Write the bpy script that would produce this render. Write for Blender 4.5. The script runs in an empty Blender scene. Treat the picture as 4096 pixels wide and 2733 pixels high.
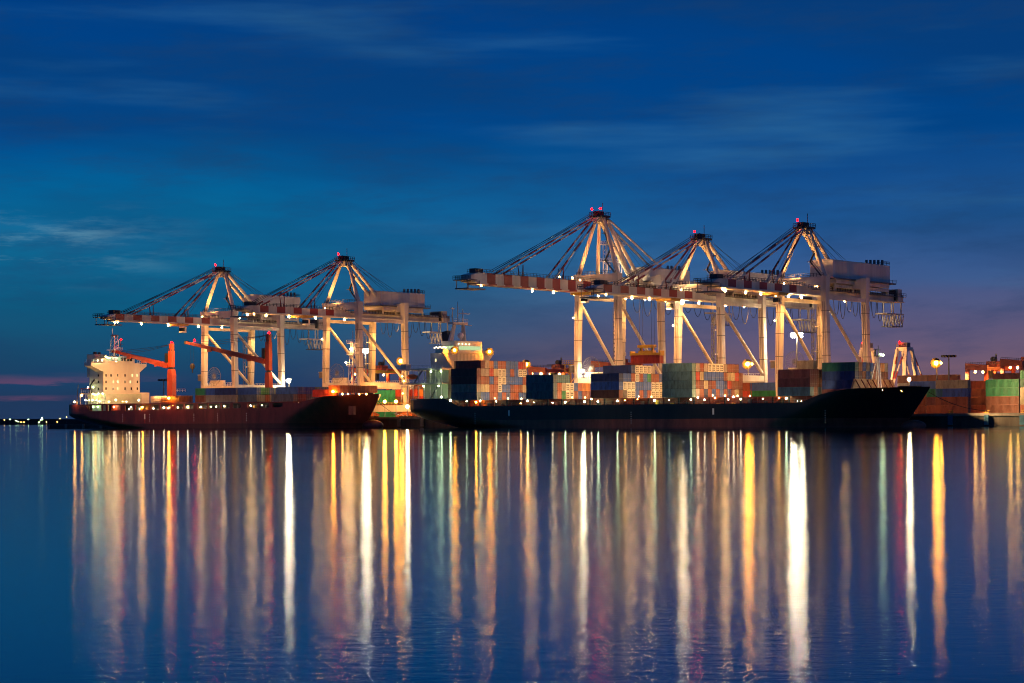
import bpy, math, random
from mathutils import Vector

random.seed(7)
SC = bpy.context.scene
COL = SC.collection

# ------------------------------------------------------------------ camera
F = 8500.0                      # focal length in photo pixels (photo is 4096 wide)
HZ = 1683.0                     # row of the horizon at the middle of the photo
CAMH = 2.6                      # eye height above the water
ROLL = 0.0049
cam_d = bpy.data.cameras.new("camera")
cam = bpy.data.objects.new("camera", cam_d)
COL.objects.link(cam)
cam.location = (0, 0, CAMH)
cam.rotation_euler = (math.radians(90), ROLL, 0)
cam_d.sensor_width = 36.0
cam_d.lens = 36.0 * F / 4096
cam_d.shift_y = (HZ - 1366.5) / 4096
cam_d.clip_start = 0.5
cam_d.clip_end = 20000
SC.camera = cam

# ------------------------------------------------------------------ render
SC.view_settings.view_transform = 'Standard'
SC.view_settings.look = 'None'
SC.view_settings.exposure = 0.0
SC.view_settings.gamma = 1.0
SC.render.engine = 'CYCLES'
cy = SC.cycles
cy.use_denoising = True
cy.filter_width = 1.05
cy.max_bounces = 4
cy.diffuse_bounces = 2
cy.glossy_bounces = 2
cy.transmission_bounces = 2
cy.use_light_tree = True
cy.sample_clamp_direct = 0
cy.sample_clamp_indirect = 6
cy.caustics_reflective = False
cy.caustics_refractive = False

# ------------------------------------------------------------------ dusk sky (world)
W_ = bpy.data.worlds.new("World")
SC.world = W_
W_.use_nodes = True
nt = W_.node_tree
N, L = nt.nodes, nt.links
N.clear()


def nn(t, **k):
    n = N.new(t)
    for a, b in k.items():
        setattr(n, a, b)
    return n


def ramp(stops):
    r = nn('ShaderNodeValToRGB')
    e = r.color_ramp.elements
    while len(e) < len(stops):
        e.new(0.5)
    for el, (p, c) in zip(e, stops):
        el.position = p
        el.color = (c[0], c[1], c[2], 1)
    return r


def math_n(op, a, b=None, clamp=False):
    m = nn('ShaderNodeMath', operation=op)
    m.use_clamp = clamp
    for i, v in enumerate((a, b)):
        if v is None:
            continue
        if isinstance(v, (int, float)):
            m.inputs[i].default_value = v
        else:
            L.new(v, m.inputs[i])
    return m.outputs[0]


def mix_n(f, a, b, mode='MIX'):
    m = nn('ShaderNodeMix', data_type='RGBA', blend_type=mode)
    for s, v in ((m.inputs[0], f), (m.inputs[6], a), (m.inputs[7], b)):
        if isinstance(v, (int, float)):
            s.default_value = v
        elif isinstance(v, tuple):
            s.default_value = (*v, 1)
        else:
            L.new(v, s)
    return m.outputs[2]


def mrange(v, a, b, c=0.0, d=1.0, smooth=True):
    m = nn('ShaderNodeMapRange')
    m.interpolation_type = 'SMOOTHSTEP' if smooth else 'LINEAR'
    L.new(v, m.inputs[0])
    for i, q in enumerate((a, b, c, d)):
        m.inputs[i + 1].default_value = q
    return m.outputs[0]


def noise_w(vec, scale, detail=4, rough=0.55):
    t = nn('ShaderNodeTexNoise')
    t.inputs['Scale'].default_value = scale
    t.inputs['Detail'].default_value = detail
    t.inputs['Roughness'].default_value = rough
    L.new(vec, t.inputs['Vector'])
    return t.outputs[0]


def comb(x, y, z):
    c = nn('ShaderNodeCombineXYZ')
    for i, v in enumerate((x, y, z)):
        if isinstance(v, (int, float)):
            c.inputs[i].default_value = v
        else:
            L.new(v, c.inputs[i])
    return c.outputs[0]


tc = nn('ShaderNodeTexCoord')
sx = nn('ShaderNodeSeparateXYZ')
L.new(tc.outputs['Generated'], sx.inputs[0])
dx, dz = sx.outputs[0], sx.outputs[2]
warp = noise_w(comb(math_n('MULTIPLY', dx, 5.0), 2.0, math_n('MULTIPLY', dz, 16.0)), 1.0, 3)
el = math_n('ADD', dz, math_n('MULTIPLY', math_n('SUBTRACT', warp, 0.5), 0.035))
ev = math_n('MULTIPLY', el, 1 / 0.25, clamp=True)
rl = ramp([(0.0, (.016, .036, .095)), (.05, (.014, .040, .105)), (.13, (.010, .068, .150)), (.22, (.004, .105, .218)),
           (.31, (.004, .158, .325)), (.42, (.001, .124, .318)), (.54, (.000, .066, .262)), (.80, (.000, .045, .220)), (1.0, (.000, .036, .185))])
rr = ramp([(0.0, (.270, .118, .112)), (.05, (.225, .110, .125)), (.10, (.180, .105, .155)), (.18, (.105, .095, .195)),
           (.26, (.048, .102, .262)), (.36, (.014, .092, .282)), (.54, (.000, .058, .245)), (.80, (.000, .048, .225)), (1.0, (.000, .036, .185))])
for r_ in (rl, rr):
    L.new(ev, r_.inputs[0])
side = mrange(math_n('ADD', dx, math_n('MULTIPLY', math_n('SUBTRACT', warp, 0.5), 0.10)), -0.15, 0.17)
base = mix_n(side, rl.outputs[0], rr.outputs[0])
# long streaks of cloud, darker and lighter than the clear sky
cv = comb(math_n('ADD', math_n('MULTIPLY', dx, 3.2), 5.0), 0.0, math_n('MULTIPLY', math_n('ADD', dz, math_n('MULTIPLY', dx, 0.10)), 18.0))
c1 = noise_w(cv, 1.0, 5, 0.52)
dark = mrange(c1, 0.44, 0.62, 0.0, 0.32)
base = mix_n(dark, base, (.005, .036, .120))
cv2 = comb(math_n('ADD', math_n('MULTIPLY', dx, 4.5), 31.0), 4.0, math_n('MULTIPLY', dz, 42.0))
c2 = noise_w(cv2, 1.0, 5, 0.5)
c3 = noise_w(comb(math_n('MULTIPLY', dx, 13.0), 21.0, math_n('MULTIPLY', math_n('ADD', dz, math_n('MULTIPLY', dx, -0.05)), 60.0)), 1.0, 8, 0.66)
base = mix_n(mrange(c3, 0.42, 0.72, 0.0, 0.42), base, (.012, .048, .140))
lite = math_n('MULTIPLY', mrange(c2, 0.50, 0.80, 0.0, 0.36), mrange(dz, 0.03, 0.075))
base = mix_n(lite, base, (.05, .22, .42))
# brighter torn cloud low on the left
cl_l = math_n('MULTIPLY', mrange(dx, -0.13, -0.25), math_n('MULTIPLY', mrange(dz, 0.058, 0.078), mrange(dz, 0.105, 0.085)))
cv3 = comb(math_n('ADD', math_n('MULTIPLY', dx, 16.0), 7.0), 9.0, math_n('MULTIPLY', dz, 110.0))
cl_l = math_n('MULTIPLY', cl_l, mrange(noise_w(cv3, 1.0, 6, 0.65), 0.45, 0.70, 0.0, 0.75))
base = mix_n(cl_l, base, (.17, .36, .46))
# pink after-glow slits above the sea at the left
pk = noise_w(comb(math_n('MULTIPLY', dx, 10.0), 13.0, math_n('MULTIPLY', dz, 150.0)), 1.0, 3)
pk2 = noise_w(comb(math_n('MULTIPLY', dx, 38.0), 3.0, math_n('MULTIPLY', dz, 260.0)), 1.0, 5, .6)
wob = math_n('ADD', math_n('ADD', dz, math_n('MULTIPLY', math_n('SUBTRACT', pk, 0.5), 0.007)), math_n('MULTIPLY', math_n('SUBTRACT', pk2, 0.5), 0.0045))
slit1 = math_n('MULTIPLY', mrange(wob, 0.0178, 0.0188), mrange(wob, 0.0235, 0.0190))
slit2 = math_n('MULTIPLY', mrange(wob, 0.0082, 0.0100), mrange(wob, 0.0130, 0.0110))
pinkm = math_n('MULTIPLY', math_n('ADD', slit1, math_n('MULTIPLY', slit2, 0.7)), math_n('MULTIPLY', mrange(dx, -0.140, -0.225, 0.0, 0.26), mrange(pk2, 0.36, 0.56, 0.25, 1.0)))
base = mix_n(pinkm, base, (.34, .085, .16))
# the sky below the sea line and the half of the sky behind the camera: plain dim blue
bg = nn('ShaderNodeBackground')
L.new(base, bg.inputs[0])
bg.inputs[1].default_value = 1.0
wo = nn('ShaderNodeOutputWorld')
L.new(bg.outputs[0], wo.inputs[0])

# ------------------------------------------------------------------ quay frame
# u = along the quay (to the right and nearer), w = landward (to the right and farther)
AZ = math.radians(38)
ux, uy = math.cos(AZ), -math.sin(AZ)
wx, wy = math.sin(AZ), math.cos(AZ)
OX, OY = 61.2, 721.0            # u = 0, w = 0


def lev(px, py):
    return px - 2048 - ROLL * (py - HZ), py + ROLL * (px - 2048)


def U_of(px, py, W):
    k = lev(px, py)[0] / F
    return (k * (OY + W * wy) - OX - W * wx) / (ux - k * uy)


def W_of(px, py, U):
    k = lev(px, py)[0] / F
    return (k * (OY + U * uy) - OX - U * ux) / (wx - k * wy)


def world(U, W, z=0.0):
    return Vector((OX + U * ux + W * wx, OY + U * uy + W * wy, z))


def Y_of(U, W):
    return OY + U * uy + W * wy


def Z_of(px, py, U, W):
    return CAMH + (HZ - lev(px, py)[1]) / F * Y_of(U, W)


# ------------------------------------------------------------------ materials
MATS = {}


def mat(name, col, rough=0.5, metal=0.0, dirt=0.25, scale=0.35, streak=False):
    if name in MATS:
        return MATS[name]
    m = bpy.data.materials.new(name)
    m.use_nodes = True
    t = m.node_tree
    b = t.nodes['Principled BSDF']
    b.inputs['Roughness'].default_value = rough
    b.inputs['Metallic'].default_value = metal
    if dirt:
        tcn = t.nodes.new('ShaderNodeTexCoord')
        mp = t.nodes.new('ShaderNodeMapping')
        mp.inputs['Scale'].default_value = (1, 1, .15) if streak else (1, 1, 1)
        no = t.nodes.new('ShaderNodeTexNoise')
        no.inputs['Scale'].default_value = scale
        no.inputs['Detail'].default_value = 8
        no.inputs['Roughness'].default_value = 0.68
        r = t.nodes.new('ShaderNodeValToRGB')
        r.color_ramp.elements[0].position = 0.34
        r.color_ramp.elements[1].position = 0.62
        d = 1 - dirt
        r.color_ramp.elements[0].color = (col[0] * d, col[1] * d * .94, col[2] * d * .88, 1)
        r.color_ramp.elements[1].color = (*col, 1)
        t.links.new(tcn.outputs['Object'], mp.inputs[0])
        t.links.new(mp.outputs[0], no.inputs['Vector'])
        t.links.new(no.outputs[0], r.inputs[0])
        t.links.new(r.outputs[0], b.inputs['Base Color'])
    else:
        b.inputs['Base Color'].default_value = (*col, 1)
    MATS[name] = m
    return m


def lamp_mat(name, col, strength):
    if name in MATS:
        return MATS[name]
    m = bpy.data.materials.new(name)
    m.use_nodes = True
    t = m.node_tree
    t.nodes.clear()
    e = t.nodes.new('ShaderNodeEmission')
    e.inputs[0].default_value = (*col, 1)
    e.inputs[1].default_value = strength
    o = t.nodes.new('ShaderNodeOutputMaterial')
    t.links.new(e.outputs[0], o.inputs[0])
    MATS[name] = m
    return m


def hull_mat(name, top, boot, zb):
    m = bpy.data.materials.new(name)
    m.use_nodes = True
    t = m.node_tree
    b = t.nodes['Principled BSDF']
    b.inputs['Roughness'].default_value = 0.42
    g = t.nodes.new('ShaderNodeTexCoord')
    s = t.nodes.new('ShaderNodeSeparateXYZ')
    t.links.new(g.outputs['Object'], s.inputs[0])
    mp = t.nodes.new('ShaderNodeMapping')
    mp.inputs['Scale'].default_value = (.25, .25, .06)
    t.links.new(g.outputs['Object'], mp.inputs[0])
    no = t.nodes.new('ShaderNodeTexNoise')
    no.inputs['Scale'].default_value = 1.0
    no.inputs['Detail'].default_value = 9
    no.inputs['Roughness'].default_value = .7
    t.links.new(mp.outputs[0], no.inputs['Vector'])
    st = t.nodes.new('ShaderNodeMath')
    st.operation = 'GREATER_THAN'
    st.inputs[1].default_value = zb
    t.links.new(s.outputs[2], st.inputs[0])
    mx = t.nodes.new('ShaderNodeMix')
    mx.data_type = 'RGBA'
    t.links.new(st.outputs[0], mx.inputs[0])
    mx.inputs[6].default_value = (*boot, 1)
    mx.inputs[7].default_value = (*top, 1)
    rp = t.nodes.new('ShaderNodeValToRGB')
    rp.color_ramp.elements[0].position = .36
    rp.color_ramp.elements[1].position = .66
    rp.color_ramp.elements[0].color = (.55, .55, .55, 1)
    rp.color_ramp.elements[1].color = (1.2, 1.15, 1.1, 1)
    t.links.new(no.outputs[0], rp.inputs[0])
    ml = t.nodes.new('ShaderNodeMix')
    ml.data_type = 'RGBA'
    ml.blend_type = 'MULTIPLY'
    ml.inputs[0].default_value = 1
    t.links.new(mx.outputs[2], ml.inputs[6])
    t.links.new(rp.outputs[0], ml.inputs[7])
    t.links.new(ml.outputs[2], b.inputs['Base Color'])
    bp = t.nodes.new('ShaderNodeBump')
    bp.inputs['Strength'].default_value = .25
    bp.inputs['Distance'].default_value = .2
    t.links.new(no.outputs[0], bp.inputs['Height'])
    t.links.new(bp.outputs[0], b.inputs['Normal'])
    MATS[name] = m
    return m


def container_mat(name):
    """paint colour comes from each container's own object colour; rust and grime over it"""
    m = bpy.data.materials.new(name)
    m.use_nodes = True
    t = m.node_tree
    b = t.nodes['Principled BSDF']
    b.inputs['Roughness'].default_value = .5
    oi = t.nodes.new('ShaderNodeObjectInfo')
    g = t.nodes.new('ShaderNodeTexCoord')
    ad = t.nodes.new('ShaderNodeVectorMath')
    ad.operation = 'ADD'
    t.links.new(g.outputs['Object'], ad.inputs[0])
    cm = t.nodes.new('ShaderNodeCombineXYZ')
    mu = t.nodes.new('ShaderNodeMath')
    mu.operation = 'MULTIPLY'
    mu.inputs[1].default_value = 90
    t.links.new(oi.outputs['Random'], mu.inputs[0])
    t.links.new(mu.outputs[0], cm.inputs[0])
    t.links.new(cm.outputs[0], ad.inputs[1])
    mp = t.nodes.new('ShaderNodeMapping')
    mp.inputs['Scale'].default_value = (.9, .9, .3)
    t.links.new(ad.outputs[0], mp.inputs[0])
    no = t.nodes.new('ShaderNodeTexNoise')
    no.inputs['Scale'].default_value = .9
    no.inputs['Detail'].default_value = 8
    no.inputs['Roughness'].default_value = .7
    t.links.new(mp.outputs[0], no.inputs['Vector'])
    rp = t.nodes.new('ShaderNodeValToRGB')
    rp.color_ramp.elements[0].position = .32
    rp.color_ramp.elements[1].position = .56
    rp.color_ramp.elements[0].color = (.5, .42, .36, 1)
    rp.color_ramp.elements[1].color = (1, 1, 1, 1)
    t.links.new(no.outputs[0], rp.inputs[0])
    ml = t.nodes.new('ShaderNodeMix')
    ml.data_type = 'RGBA'
    ml.blend_type = 'MULTIPLY'
    ml.inputs[0].default_value = 1
    t.links.new(oi.outputs['Color'], ml.inputs[6])
    t.links.new(rp.outputs[0], ml.inputs[7])
    t.links.new(ml.outputs[2], b.inputs['Base Color'])
    MATS[name] = m
    return m


M_CREAM = mat('crane_paint', (.74, .68, .57), .45, 0, .34, .16, True)
M_RED = mat('stripe_red', (.36, .045, .03), .45, 0, .25, .3)
M_STEEL = mat('grey_steel', (.16, .16, .16), .5, .3, .3)
M_DARK = mat('dark_steel', (.035, .035, .038), .55, .2, .2)
M_CABLE = mat('wire_rope', (.05, .05, .05), .6, .4, 0)
M_RTG = mat('gantry_red', (.48, .07, .028), .5, 0, .3, .3)
M_ORANGE = mat('crane_orange', (.62, .095, .028), .45, 0, .25, .2)
M_YELLOW = mat('yellow_paint', (.62, .36, .03), .5, 0, .3, .5)
M_HOUSE = mat('deckhouse_paint', (.74, .68, .56), .5, 0, .12, .15, True)
M_GLASS = mat('dark_glass', (.012, .014, .016), .12, 0, 0)
M_DECKRED = mat('deck_red', (.22, .05, .03), .6, 0, .35, .5)
M_DECKGREEN = mat('deck_green', (.08, .12, .08), .7, 0, .3, .4)
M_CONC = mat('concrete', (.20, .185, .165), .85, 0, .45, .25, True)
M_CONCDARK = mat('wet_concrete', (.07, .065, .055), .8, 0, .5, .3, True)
M_BLUE = mat('fender_blue', (.03, .18, .28), .6, 0, .3)
M_BOGIE = mat('bogie_orange', (.48, .12, .03), .5, 0, .3, .6)
M_WHITE = mat('white_paint', (.78, .77, .74), .5, 0, .1)
M_SHORE = mat('far_shore', (.02, .025, .03), .9, 0, .3, .02)
M_BOX = container_mat('container_paint')
M_BOXFRAME = mat('container_frame', (.05, .045, .04), .6, 0, .2)
M_BAR = mat('locking_bar', (.30, .28, .25), .4, .3, 0)
M_REEF = mat('refrigeration_unit', (.55, .50, .38), .5, 0, .35, 1.2)
M_GRILL = mat('unit_grille', (.10, .09, .07), .6, 0, 0)
M_HULLA = hull_mat('black_hull', (.014, .015, .014), (.26, .08, .05), 2.9)
M_HULLB = hull_mat('dark_red_hull', (.17, .034, .024), (.08, .02, .014), 2.0)

WARM = (1.0, .60, .26)
L_BOOM = lamp_mat('warm_flood_light', (1.0, .46, .13), 240)
L_MAST = lamp_mat('white_flood_light', (1.0, .74, .42), 360)
L_SODIUM = lamp_mat('sodium_light', (1.0, .30, .018), 330)
L_WHITE = lamp_mat('deck_light_white', (1.0, .70, .38), 75)
L_GREEN = lamp_mat('deck_light_greenish', (.80, 1.0, .50), 75)
L_ORANGE = lamp_mat('deck_light_orange', (1.0, .40, .07), 130)
L_RED = lamp_mat('red_beacon_light', (1.0, .0002, .0002), 90)
L_CARGO = lamp_mat('cargo_flood_light', (1.0, .50, .16), 40)
L_DIM = lamp_mat('dim_bridge_light', (1.0, .80, .50), 10)
L_BOW = lamp_mat('bow_flood_light', (1.0, .66, .32), 500)
L_FAR = lamp_mat('far_green_light', (.7, 1.0, .45), 22)
L_FARO = lamp_mat('far_orange_light', (1.0, .50, .12), 18)
L_WIN = lamp_mat('lit_window', (1.0, .85, .42), 1.6)
L_WING = lamp_mat('lit_bridge_window', (.62, .85, .42), .9)


# ------------------------------------------------------------------ mesh builder
class MB:
    def __init__(s):
        s.v, s.f, s.m, s.mats = [], [], [], []

    def _mi(s, m):
        if m not in s.mats:
            s.mats.append(m)
        return s.mats.index(m)

    def add(s, vs, fs, m):
        k = len(s.v)
        s.v += [tuple(p) for p in vs]
        s.f += [tuple(i + k for i in f) for f in fs]
        s.m += [s._mi(m)] * len(fs)

    def hexa(s, p, m):
        s.add(p, [(3, 2, 1, 0), (4, 5, 6, 7), (0, 1, 5, 4), (1, 2, 6, 5), (2, 3, 7, 6), (3, 0, 4, 7)], m)

    def box(s, x0, x1, y0, y1, z0, z1, m):
        s.hexa([(x0, y0, z0), (x1, y0, z0), (x1, y1, z0), (x0, y1, z0), (x0, y0, z1), (x1, y0, z1), (x1, y1, z1), (x0, y1, z1)], m)

    def bar(s, p, q, w, m, h=None, w2=None, h2=None):
        h = w if h is None else h
        w2 = w if w2 is None else w2
        h2 = h if h2 is None else h2
        p, q = Vector(p), Vector(q)
        d = (q - p).normalized()
        sd = d.cross(Vector((0, 0, 1)))
        if sd.length < .05:
            sd = Vector((1, 0, 0))
        sd.normalize()
        up = sd.cross(d).normalized()
        a = [p - sd * w / 2 - up * h / 2, p + sd * w / 2 - up * h / 2, p + sd * w / 2 + up * h / 2, p - sd * w / 2 + up * h / 2]
        b = [q - sd * w2 / 2 - up * h2 / 2, q + sd * w2 / 2 - up * h2 / 2, q + sd * w2 / 2 + up * h2 / 2, q - sd * w2 / 2 + up * h2 / 2]
        s.hexa(a + b, m)

    def tube(s, p, q, r, m, n=8, r2=None):
        r2 = r if r2 is None else r2
        p, q = Vector(p), Vector(q)
        d = (q - p).normalized()
        sd = d.cross(Vector((0, 0, 1)))
        if sd.length < .05:
            sd = Vector((1, 0, 0))
        sd.normalize()
        up = sd.cross(d)
        vs = []
        for c, rr_ in ((p, r), (q, r2)):
            for i in range(n):
                a = 2 * math.pi * i / n
                vs.append(c + (sd * math.cos(a) + up * math.sin(a)) * rr_)
        fs = [(i, (i + 1) % n, n + (i + 1) % n, n + i) for i in range(n)]
        fs += [tuple(range(n - 1, -1, -1)), tuple(range(n, 2 * n))]
        s.add(vs, fs, m)

    def path(s, pts, r, m, n=5):
        for a, b in zip(pts, pts[1:]):
            s.tube(a, b, r, m, n)

    def ball(s, c, r, m, nu=8, nv=5, sc=(1, 1, 1)):
        vs = [(c[0], c[1], c[2] - r * sc[2])]
        for j in range(1, nv):
            t = math.pi * j / nv - math.pi / 2
            for i in range(nu):
                a = 2 * math.pi * i / nu
                vs.append((c[0] + r * sc[0] * math.cos(t) * math.cos(a), c[1] + r * sc[1] * math.cos(t) * math.sin(a), c[2] + r * sc[2] * math.sin(t)))
        vs.append((c[0], c[1], c[2] + r * sc[2]))
        fs = [(0, 1 + (i + 1) % nu, 1 + i) for i in range(nu)]
        for j in range(nv - 2):
            for i in range(nu):
                a, b = 1 + j * nu + i, 1 + j * nu + (i + 1) % nu
                fs.append((a, b, b + nu, a + nu))
        k = 1 + (nv - 2) * nu
        fs += [(k + i, k + (i + 1) % nu, len(vs) - 1) for i in range(nu)]
        s.add(vs, fs, m)

    def prism(s, pts, axis, a, b, m):
        """extrude a closed outline; axis 'x' -> pts are (y, z), axis 'y' -> (x, z), axis 'z' -> (x, y)"""
        def P(p, t):
            return {'x': (t, p[0], p[1]), 'y': (p[0], t, p[1]), 'z': (p[0], p[1], t)}[axis]
        n = len(pts)
        vs = [P(p, a) for p in pts] + [P(p, b) for p in pts]
        fs = [tuple(range(n))[::-1], tuple(range(n, 2 * n))] + [(i, (i + 1) % n, n + (i + 1) % n, n + i) for i in range(n)]
        s.add(vs, fs, m)

    def rail(s, pts, m, h=1.1, step=2.0, t=.09):
        """guard rail: posts and two bars along a polyline"""
        for a, b in zip(pts, pts[1:]):
            a, b = Vector(a), Vector(b)
            n = max(1, int((b - a).length / step))
            for i in range(n + 1):
                p = a.lerp(b, i / n)
                s.bar(p, p + Vector((0, 0, h)), t, m)
            for k in (h, h * .5):
                s.bar(a + Vector((0, 0, k)), b + Vector((0, 0, k)), t, m)

    def build(s, name, parent=None, smooth=False):
        me = bpy.data.meshes.new(name)
        me.from_pydata(s.v, [], s.f)
        for m in s.mats:
            me.materials.append(m)
        me.polygons.foreach_set('material_index', s.m)
        if smooth:
            me.polygons.foreach_set('use_smooth', [True] * len(s.f))
        me.update()
        o = bpy.data.objects.new(name, me)
        COL.objects.link(o)
        if parent is not None:
            o.parent = parent
            if parent.parent is None:
                o.location = (0, 0, -parent.get('base_z', 0.0))
        return o


def tag(o, label, cat, group=None, kind=None):
    o['label'] = label
    o['category'] = cat
    if group:
        o['group'] = group
    if kind:
        o['kind'] = kind
    return o


def thing(name, label, cat, U, W, z=0.0, group=None):
    o = bpy.data.objects.new(name, None)
    COL.objects.link(o)
    o.location = world(U, W, z)
    o.rotation_euler = (0, 0, -AZ)
    o['base_z'] = z
    return tag(o, label, cat, group)


def place(o, U, W, z=0.0):
    o.location = world(U, W, z)
    o.rotation_euler = (0, 0, -AZ)
    return o


QZ = 4.3          # top of the quay
QW = 35.0         # w of the quay face

# ------------------------------------------------------------------ water
wm = bpy.data.materials.new('calm_sea_water')
wm.use_nodes = True
t = wm.node_tree
b = t.nodes['Principled BSDF']
g = t.nodes.new('ShaderNodeNewGeometry')


def wnoise(scale, sxy, detail, rough):
    mp = t.nodes.new('ShaderNodeMapping')
    mp.inputs['Scale'].default_value = (*sxy, 1)
    t.links.new(g.outputs['Position'], mp.inputs[0])
    n = t.nodes.new('ShaderNodeTexNoise')
    n.inputs['Scale'].default_value = scale
    n.inputs['Detail'].default_value = detail
    n.inputs['Roughness'].default_value = rough
    t.links.new(mp.outputs[0], n.inputs['Vector'])
    return n.outputs[0]


patch = wnoise(1.0, (.0022, .011), 5, .6)
mr = t.nodes.new('ShaderNodeMapRange')
t.links.new(patch, mr.inputs[0])
mr.inputs[1].default_value = .36
mr.inputs[2].default_value = .64
mr.inputs[3].default_value = .06
mr.inputs[4].default_value = .10
rip = wnoise(1.0, (1.7, 3.4), 6, .66)
bp = t.nodes.new('ShaderNodeBump')
bp.inputs['Strength'].default_value = 1.0
bp.inputs['Distance'].default_value = .0055
t.links.new(rip, bp.inputs['Height'])
gl = t.nodes.new('ShaderNodeBsdfAnisotropic')
gl.distribution = 'BECKMANN'
t.links.new(mr.outputs[0], gl.inputs['Roughness'])
t.links.new(bp.outputs[0], gl.inputs['Normal'])
gl.inputs['Color'].default_value = (.74, .90, .98, 1)
df = t.nodes.new('ShaderNodeBsdfDiffuse')
df.inputs[0].default_value = (.000, .085, .110, 1)
fr = t.nodes.new('ShaderNodeFresnel')
fr.inputs['IOR'].default_value = 1.333
mx = t.nodes.new('ShaderNodeMixShader')
t.links.new(fr.outputs[0], mx.inputs[0])
t.links.new(df.outputs[0], mx.inputs[1])
t.links.new(gl.outputs[0], mx.inputs[2])
t.links.new(mx.outputs[0], t.nodes['Material Output'].inputs[0])
t.nodes.remove(b)
w = MB()
w.add([(-9000, -200, 0), (9000, -200, 0), (9000, 14000, 0), (-9000, 14000, 0)], [(0, 1, 2, 3)], wm)
w = w.build('water')
w['kind'] = 'structure'

# ------------------------------------------------------------------ quay
uq0, uq1 = U_of(1040, 1690, QW), U_of(5600, 1690, QW)
q = MB()
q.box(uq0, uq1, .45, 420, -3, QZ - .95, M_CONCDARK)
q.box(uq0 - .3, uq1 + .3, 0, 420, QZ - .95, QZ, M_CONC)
q = place(q.build('quay'), 0, QW)
q['kind'] = 'structure'
# low dolphin jetty that runs out past the stern of the red ship
uj0, uj1 = U_of(196, 1700, QW + 3), uq0 - .4
q = MB()
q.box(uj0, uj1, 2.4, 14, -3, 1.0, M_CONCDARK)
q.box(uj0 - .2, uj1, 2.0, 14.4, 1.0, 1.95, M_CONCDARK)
n = int((uj1 - uj0) / 12)
for i in range(n):
    q.box(uj0 + i * 12 + .5, uj0 + i * 12 + 2.0, 1.75, 2.0, .2, 1.9, M_CONC)
q = place(q.build('jetty'), 0, QW)
q['kind'] = 'structure'

# far shore, low and dark
q = MB()
pts = [(-2600, 0)]
x = -2600
while x < 2600:
    pts.append((x, 5.5 + random.random() * 4 + 4 * max(0, math.sin(x * .004))))
    x += 40 + random.random() * 50
pts += [(2600, 0)]
q.prism(pts, 'y', 3400, 3700, M_SHORE)
q = q.build('far_shore')
q['kind'] = 'structure'
FARL = [(17, 1680, 'o'), (40, 1678, 'g'), (64, 1683, 'g'), (72, 1687, 'g'), (84, 1689, 'o'), (96, 1689, 'o'), (113, 1678, 'g'), (156, 1690, 'g'),
        (163, 1680, 'g'), (168, 1672, 'g'), (170, 1679, 'g'), (186, 1688, 'o'), (229, 1688, 'o'), (240, 1675, 'o'), (266, 1669, 'o')]
fl_lab = {17: 'faint orange light on the far shore nearest the left edge', 40: 'high green light on the far shore near the left edge',
          64: 'greenish white light on the shoreline, upper of a close pair', 72: 'greenish white light on the shoreline, lower of a close pair',
          84: 'dim orange light low on the far shore, left of its twin', 96: 'dim orange light low on the far shore, right of its twin',
          113: 'thin tall green shore light alone between two groups', 156: 'lowest left light of the bright green cluster on the shore',
          163: 'middle left light of the bright green cluster on the shore', 168: 'topmost light of the bright green cluster on the shore',
          170: 'right hand light of the bright green cluster on the shore', 186: 'orange shore light just right of the green cluster',
          229: 'orange light low on the shore left of the jetty', 240: 'pale orange light on a pole above the jetty end',
          266: 'orange lamp on a pole, shore light nearest the red stern'}
for (px, py, c) in FARL:
    Yf = 3300.0
    lx, ly = lev(px, py)
    p = MB()
    zt = CAMH + (HZ - ly) / F * Yf
    p.tube((0, 0, -zt), (0, 0, 0), .25, M_DARK, 6)
    p.ball((0, 0, 0), .65, L_FAR if c == 'g' else L_FARO, 6, 4)
    o = p.build('shore_lamp')
    o.location = (lx / F * Yf, Yf, zt)
    tag(o, fl_lab[px], 'lamp', 'lights along the far shore')


# ------------------------------------------------------------------ containers
CC = {'R': ((.50, .055, .025), 'bright red'), 'r': ((.34, .085, .035), 'rust red'), 'b': ((.045, .120, .40), 'blue'), 'n': ((.026, .050, .170), 'navy blue'),
      'w': ((.72, .66, .52), 'white refrigerated'), 't': ((.19, .33, .29), 'grey green'), 'g': ((.025, .26, .10), 'green'), 'k': ((.26, .085, .042), 'brown'),
      'm': ((.190, .055, .045), 'dark maroon'), 'y': ((.52, .43, .25), 'cream'), 's': ((.40, .32, .25), 'beige'), 'o': ((.60, .22, .05), 'orange'),
      'd': ((.130, .165, .200), 'slate grey'), 'c': ((.12, .23, .26), 'dull blue grey'), 'G': ((.03, .14, .09), 'dark green')}
BH = 2.9
BW = 2.44


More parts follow.
